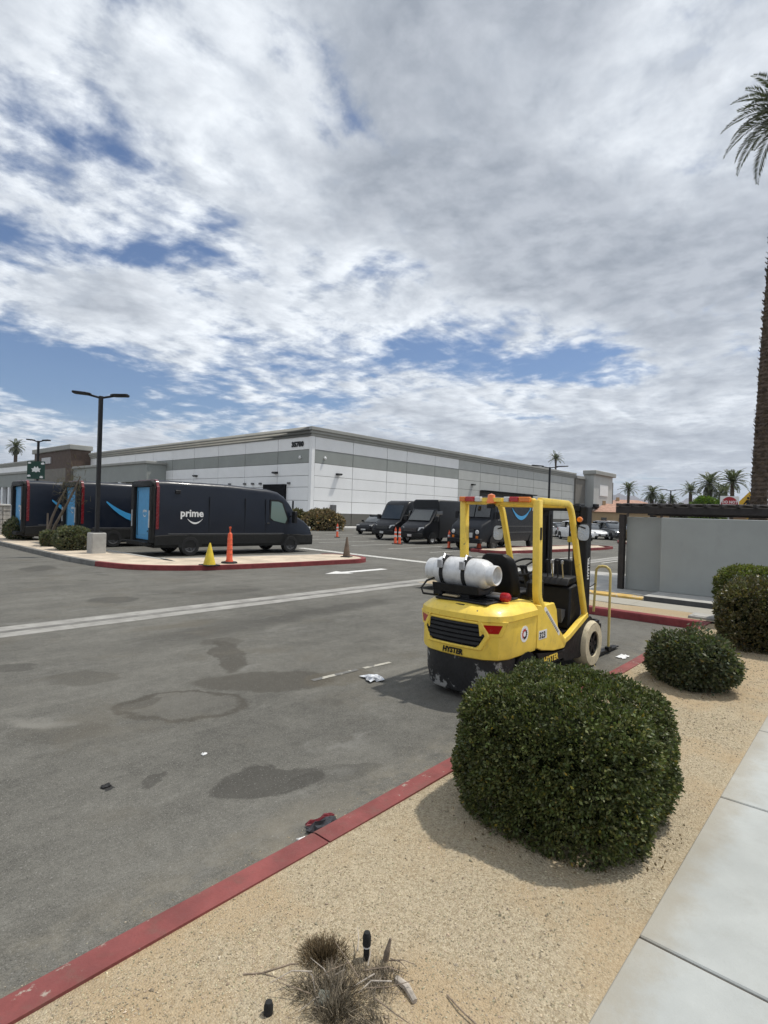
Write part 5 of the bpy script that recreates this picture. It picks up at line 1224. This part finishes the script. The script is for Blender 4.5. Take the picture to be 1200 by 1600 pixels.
# yellow tube handle carried on the fork
hp = [(3.36, -.44, .05), (3.36, -.44, 1.16), (3.36, -.425, 1.22), (3.36, -.38, 1.255), (3.36, -.33, 1.262), (3.36, -.27, 1.25), (3.36, -.235, 1.21), (3.36, -.23, 1.15), (3.36, -.21, .58)]
MB().tube(hp, .019, 8).build('tube_handle', mat('pale_yellow_tube', (.62, .48, .16), .5, var=.1), fk, smooth=True, ang=60)
MB().tube([(2.86, -.34, 1.0), (3.36, -.225, 1.0)], .008, 5).build('handle_stay', M_blk, fk)
MB().box(3.30, 3.42, -.47, -.41, .045, .10).build('handle_socket', M_blk, fk)
# wheels
for s in (-1, 1):
    wheel(fk, 2.47, s*.465, .30, .20, M_blk, hub=.56, tyrem=M_cream, sp=6)
    wheel(fk, .64, s*.44, .225, .17, M_blk, hub=.56, tyrem=M_cream, sp=5)
# gas cylinder
gt = MB().lathe([(.095, .505), (.128, .52), (.132, .50), (.132, .405), (.145, .395), (.160, .365), (.165, .33), (.165, .095), (.1665, .09), (.1665, .075), (.165, .07), (.165, -.155), (.158, -.20), (.140, -.245), (.112, -.27), (.108, -.345), (.100, -.352), (.092, -.345), (.090, -.285), (.045, -.262), (.0, -.258)], (.33, .03, 1.315), 'y', 32).build('gas_cylinder', M_alum, fk, smooth=True, ang=40)
for y in (.30, .01):
    st_ = MB(); L0 = []
    for rr in (.166, .174): pass
    st_.lathe([(.1655, y-.022), (.175, y-.022), (.175, y+.022), (.1655, y+.022)], (.33, 0, 1.315), 'y', 28, ring=True); st_.build('strap', M_rub, gt)
    MB().box(.13, .165, y-.03, y+.03, 1.36, 1.45).build('buckle', M_steel, gt, bevel=.006)
    MB().tube([(.33, y, 1.49), (.26, y+.02, 1.505), (.2, y-.01, 1.46)], .013, 6).build('latch', M_steel, gt)
MB().prism([(.16, 1.10), (.50, 1.10), (.52, 1.20), (.44, 1.165), (.33, 1.145), (.22, 1.165), (.14, 1.20)], -.20, .40, 'y').build('cylinder_cradle', M_blk, fk, bevel=.008)
MB().box(.20, .46, -.06, .26, 1.05, 1.10).build('cradle_foot', M_blk, fk)
MB().tube([(.42, -.16, 1.085), (.42, -.33, 1.085)], .042, 12).build('swing_pivot', M_steel, fk, smooth=True)
MB().lathe([(.0, -.33), (.045, -.33), (.05, -.35), (.05, -.41), (.03, -.43), (.0, -.435)], (.42, 0, 1.085), 'y', 14).build('red_cap', mat('red_plastic_cap', (.40, .012, .02), .35), fk, smooth=True)
MB().tube([(.22, .40, 1.24), (.14, .47, 1.20), (.08, .50, 1.12), (.09, .48, 1.06), (.18, .38, 1.045), (.3, .28, 1.06)], .012, 6).build('gas_hose', M_rub, fk, smooth=True)
MB().box(.16, .28, .28, .40, 1.046, 1.17).build('regulator', M_blk, fk, bevel=.015)
MB().box(.13, .30, .05, .25, 1.057, 1.075).build('crumpled_rag', mat('tan_rag', (.45, .36, .22), .9), fk, bevel=.01)
MB().tube([(.55, .3, 1.06), (.5, -.1, 1.07), (.52, -.28, 1.06)], .02, 6).build('coolant_hose', M_rub, fk)

# ================================================================== litter
def crumple(name, label, p, sx, sy, h, m, seed, cat='litter', rz=0.0, group='litter on the asphalt'):
    rr = random.Random(seed); n = 7; V = []; Fc = []
    for i in range(n):
        for j in range(n):
            x, y = (i/(n-1)-.5), (j/(n-1)-.5); e = 1-.25*rr.random() if abs(x) == .5 or abs(y) == .5 else 1
            V.append((x*sx*e+rr.uniform(-.06, .06)*sx, y*sy*e+rr.uniform(-.06, .06)*sy, .006+h*rr.random()*(1 if (abs(x) < .5 and abs(y) < .5) else .55)))
    for i in range(n-1):
        for j in range(n-1): Fc.append((i*n+j, (i+1)*n+j, (i+1)*n+j+1, i*n+j+1))
    b = MB().add(V, Fc); k = len(V); b.add([(x, y, z-.004) for x, y, z in V], [f[::-1] for f in Fc])
    o = b.build(name, m); o.location = p; o.rotation_euler = (0, 0, rz); return tag(o, label, cat, group)
M_pap = mat('crumpled_white_paper', (.55, .57, .60), .8, var=.35, scale=12)
crumple('crumpled_paper', 'crumpled white paper lying on the asphalt left of the forklift', (4.80, 4.36, 0), .22, .28, .085, M_pap, 3, rz=R(-20)).scale = (1, 1, .6)
pk = thing('flattened_package', 'torn flattened black and red package against the near red kerb', 'litter', (2.36, 2.50, .0), R(-8), 'litter on the asphalt')
def sheet_part(name, sx, sy, h, m, seed, loc, rz=0.0):
    o = crumple(name, '-', (0, 0, 0), sx, sy, h, m, seed)
    for k in ('label', 'category', 'group'): del o[k]
    o.parent = pk; o.location = loc; o.rotation_euler = (0, 0, rz); return o
sheet_part('card_body', .25, .13, .035, mat('black_printed_card', (.028, .028, .032), .4, var=.5, scale=14), 5, (0, .0, 0))
sheet_part('red_flap', .24, .03, .03, mat('maroon_card', (.20, .03, .04), .5), 6, (.01, .075, .004), .03)
sheet_part('white_scrap', .10, .028, .015, M_white, 7, (-.17, -.03, 0), -.3)
sheet_part('white_scrap', .035, .035, .03, M_white, 8, (-.11, -.075, 0))
sheet_part('pale_scrap', .075, .035, .02, mat('pinkish_card', (.6, .45, .35), .8), 9, (.15, -.02, .02), .2)
crumple('white_scrap', 'flat white scrap on the asphalt by the kerb right of the forklift', (8.2, 2.66, 0), .26, .14, .02, M_white, 8)
crumple('white_scrap', 'tiny white fleck of litter in the middle of the aisle', (2.37, 3.93, 0), .045, .035, .012, M_white, 9)
crumple('dark_scrap', 'small dark scrap of litter on the asphalt at the left', (1.63, 3.95, 0), .07, .05, .008, M_rub, 10)

# ================================================================== dead plant, risers, twigs in the near bed
M_wood = mat('weathered_wood', (.22, .17, .125), .9, var=.35, scale=30, bump=.4, bscale=90)
M_wood2 = mat('pale_weathered_wood', (.42, .37, .31), .9, var=.3, scale=30)
M_straw = leafmat('dry_straw', (.29, .24, .175), scale=30, trans=.05, rough=.8, var=.3)
M_straw2 = leafmat('brown_dead_grass', (.15, .105, .055), scale=30, trans=.05, rough=.85, var=.3)
def straws(name, n, cx, cy, rad, l0, l1, lean, m, parent, wdt=.0016, zb=.16, tight=1.0, t0=.5, t1=1.3, bias=(0, 0), flat=1.0):
    a = rng.random(n)*6.28; r_ = rad*rng.random(n)**tight; B = np.stack([cx+r_*np.cos(a), cy+r_*np.sin(a), np.full(n, zb-.02)], 1)
    D_ = unit(np.stack([np.cos(a)*lean*r_/rad+rng.normal(size=n)*.3, np.sin(a)*lean*r_/rad+rng.normal(size=n)*.3, flat*(.55+.6*rng.random(n))], 1)+np.array([bias[0], bias[1], 0]))
    L = (l0+(l1-l0)*rng.random(n))[:, None]; S = unit(np.cross(D_, rng.normal(size=(n, 3))))*wdt
    M_ = B+D_*L*.55; E_ = B+D_*L+np.array([0, 0, -.25])*L*rng.random((n, 1))+unit(rng.normal(size=(n, 3)))*L*.15
    Q = np.concatenate([np.stack([B-S, M_-S, M_+S, B+S], 1), np.stack([M_-S, E_-S*.4, E_+S*.4, M_+S], 1)])
    tn = (t0+(t1-t0)*rng.random((n, 1)))*np.ones((1, 3)); return stuff(quads(name, Q, m, np.concatenate([tn, tn]), parent))
dp = thing('dead_plant', 'grey dead plant stump of dry stalks in the gravel at the bottom edge', 'plant', (0, 0, 0))
for k in range(16):                                       # ragged sub-clumps, each leaning its own way
    aa = random.random()*6.28; rr_ = .19*random.random()**.7; straws('dry_stalk', 520, 1.485+rr_*math.cos(aa), 1.385+rr_*math.sin(aa), .035+.03*random.random(), .04, .07+.07*random.random(), .5, M_straw if k % 4 else M_straw2, dp, wdt=.0012, t0=.2+.2*random.random(), t1=.9+.5*random.random(), bias=(random.gauss(0, .7), random.gauss(0, .7)))
straws('fallen_straw', 4200, 1.47, 1.42, .27, .03, .11, 5.0, M_straw, dp, zb=.165, wdt=.0013, t0=.35, t1=1.4, flat=.15)
straws('brown_litter', 4500, 1.45, 1.47, .25, .02, .06, 4.0, M_straw2, dp, zb=.165, flat=.2)
for k in range(20):
    aa = random.random()*6.28; r1 = .05+.16*random.random(); L_ = .06+.13*random.random(); bb = aa+random.gauss(0, .9); x0, y0 = 1.48+r1*math.cos(aa), 1.40+r1*math.sin(aa); zz = .165+.05*random.random()
    MB().tube([(x0, y0, zz), (x0+L_*.5*math.cos(bb)+.01*random.random(), y0+L_*.5*math.sin(bb), zz+.03*random.random()), (x0+L_*math.cos(bb), y0+L_*math.sin(bb), zz-.01+.04*random.random())], [.0026, .0022, .001], 5).build('woody_stem', M_wood if k % 3 else M_wood2, dp)
tf = thing('dead_grass_tuft', 'round brown tuft of dead grass just left of the black sprinkler riser', 'plant', (0, 0, 0))
straws('blade', 5000, 1.535, 1.615, .065, .04, .085, .9, M_straw2, tf, wdt=.0011, t0=.4, t1=1.2)
def stick(name, label, path, r, m, parent=None, cat='stick'):
    o = MB().tube(path, r, 7).build(name, m, parent, smooth=True)
    return tag(o, label, cat, 'sticks in the gravel') if parent is None else o
stick('broken_stem', '', [(1.69, 1.43, .12), (1.70, 1.425, .20), (1.712, 1.418, .255)], [.013, .012, .005], M_wood, dp)
stick('woody_stem', '', [(1.58, 1.52, .14), (1.64, 1.42, .175), (1.68, 1.37, .165)], .007, M_wood, dp)
stick('woody_stem', '', [(1.44, 1.50, .14), (1.52, 1.42, .185), (1.60, 1.40, .19)], .003, M_wood2, dp)
stick('woody_stem', '', [(1.46, 1.42, .14), (1.56, 1.38, .20), (1.62, 1.33, .19)], .003, M_wood2, dp)
stick('woody_stem', '', [(1.40, 1.50, .14), (1.47, 1.52, .18), (1.54, 1.50, .185)], .003, M_wood2, dp)
stick('stick', 'pale broken stick on the gravel right of the dead plant', [(1.655, 1.335, .175), (1.65, 1.28, .18), (1.63, 1.225, .172)], [.013, .014, .011], M_wood2)
stick('twig', 'thin dark twig on the gravel at the bottom right', [(1.74, 1.16, .166), (1.72, 1.09, .17), (1.71, 1.0, .166), (1.72, .93, .166)], .003, M_wood, cat='twig')
tw = stick('twig', 'forked reddish twig on the gravel left of the dead plant', [(1.27, 1.78, .168), (1.32, 1.73, .172), (1.42, 1.68, .176), (1.46, 1.64, .17)], .0035, M_wood, cat='twig')
MB().tube([(1.32, 1.73, .172), (1.36, 1.64, .172), (1.40, 1.57, .17)], .0025, 5).build('side_twig', M_wood, tw)
def riser(x, y, z0, z1, label):
    t = thing('sprinkler_riser', label, 'sprinkler', (x, y, z0), 0, 'black sprinkler risers'); h = z1-z0
    MB().lathe([(.0, -.04), (.0125, -.04), (.0125, h-.062), (.0, h-.062)], n=12).build('riser_pipe', M_rub, t, smooth=True)
    MB().lathe([(.0, h-.062), (.0155, h-.062), (.0155, h-.056), (.0, h-.056)], n=12).build('collar', M_alum, t)
    MB().lathe([(.0, h-.055), (.0165, h-.055), (.017, h-.02), (.012, h-.004), (.0, h)], n=14).build('cap', M_rub, t, smooth=True)
riser(1.645, 1.485, .15, .285, 'black sprinkler riser standing upright in the dead plant')
riser(1.235, 1.575, .14, .215, 'short black sprinkler riser at the very bottom edge of the picture')
rk = MB().lathe([(.0, -.02), (.03, -.01), (.036, .012), (.026, .03), (.0, .036)], n=14)
rk.v = [(x*(1+.25*math.sin(y*90+z*60)), y*1.25*(1+.2*math.sin(x*120)), z*(1+.2*math.sin(x*80+y*50))) for x, y, z in rk.v]
ro = rk.build('rock', mat('grey_green_stone', (.17, .175, .145), .9, var=.25, scale=40), smooth=True, ang=30); ro.location = (1.39, 1.455, .18); ro.scale = (.8, .8, .8); tag(ro, 'fist-sized grey rock among the dead stalks', 'rock')
def leaf_litter(n, cx, cy, rx, ry):
    a = rng.random(n)*6.28; r_ = .75+.5*rng.random(n)**1.5; C = np.stack([cx+rx*r_*np.cos(a), cy+ry*r_*np.sin(a), np.zeros(n)], 1); C = C[(C[:, 1] < 2.18) & (C[:, 1] > .2)]
    C[:, 2] = np.where(C[:, 1] > .74, bedz(C[:, 0], C[:, 1]), .15)+.006; V = leaves_at(C, np.tile([0, 0, .15], (len(C), 1)), 1, .022, .0, rand=1.0); V[:, :, 2] = np.maximum(V[:, :, 2], C[:, None, 2]-.003)
    return V
LL = np.concatenate([leaf_litter(420, 3.38, 1.44, .60, .56), leaf_litter(160, 6.93, 1.5, .42, .40), leaf_litter(150, 9.9, 1.12, .8, .65)])
stuff(quads('fallen_leaves', LL, leafmat('fallen_brown_leaf', (.17, .12, .06), trans=.1), .5+.9*rng.random((len(LL), 1))*np.ones((1, 3))))
# ================================================================== air between here and the mountains
hz = MB().box(-3000, 9500, -4500, 9500, -1.06, 420).build('haze', None); stuff(hz)
mh = bpy.data.materials.new('desert_haze'); mh.use_nodes = True; th = NT(mh.node_tree); th.n.clear()
pv = th.new('ShaderNodeVolumePrincipled'); pv.inputs['Color'].default_value = (.80, .87, 1.0, 1); pv.inputs['Density'].default_value = HAZE; pv.inputs['Anisotropy'].default_value = .3
th.l.new(pv.outputs[0], th.new('ShaderNodeOutputMaterial').inputs['Volume']); hz.data.materials.append(mh)
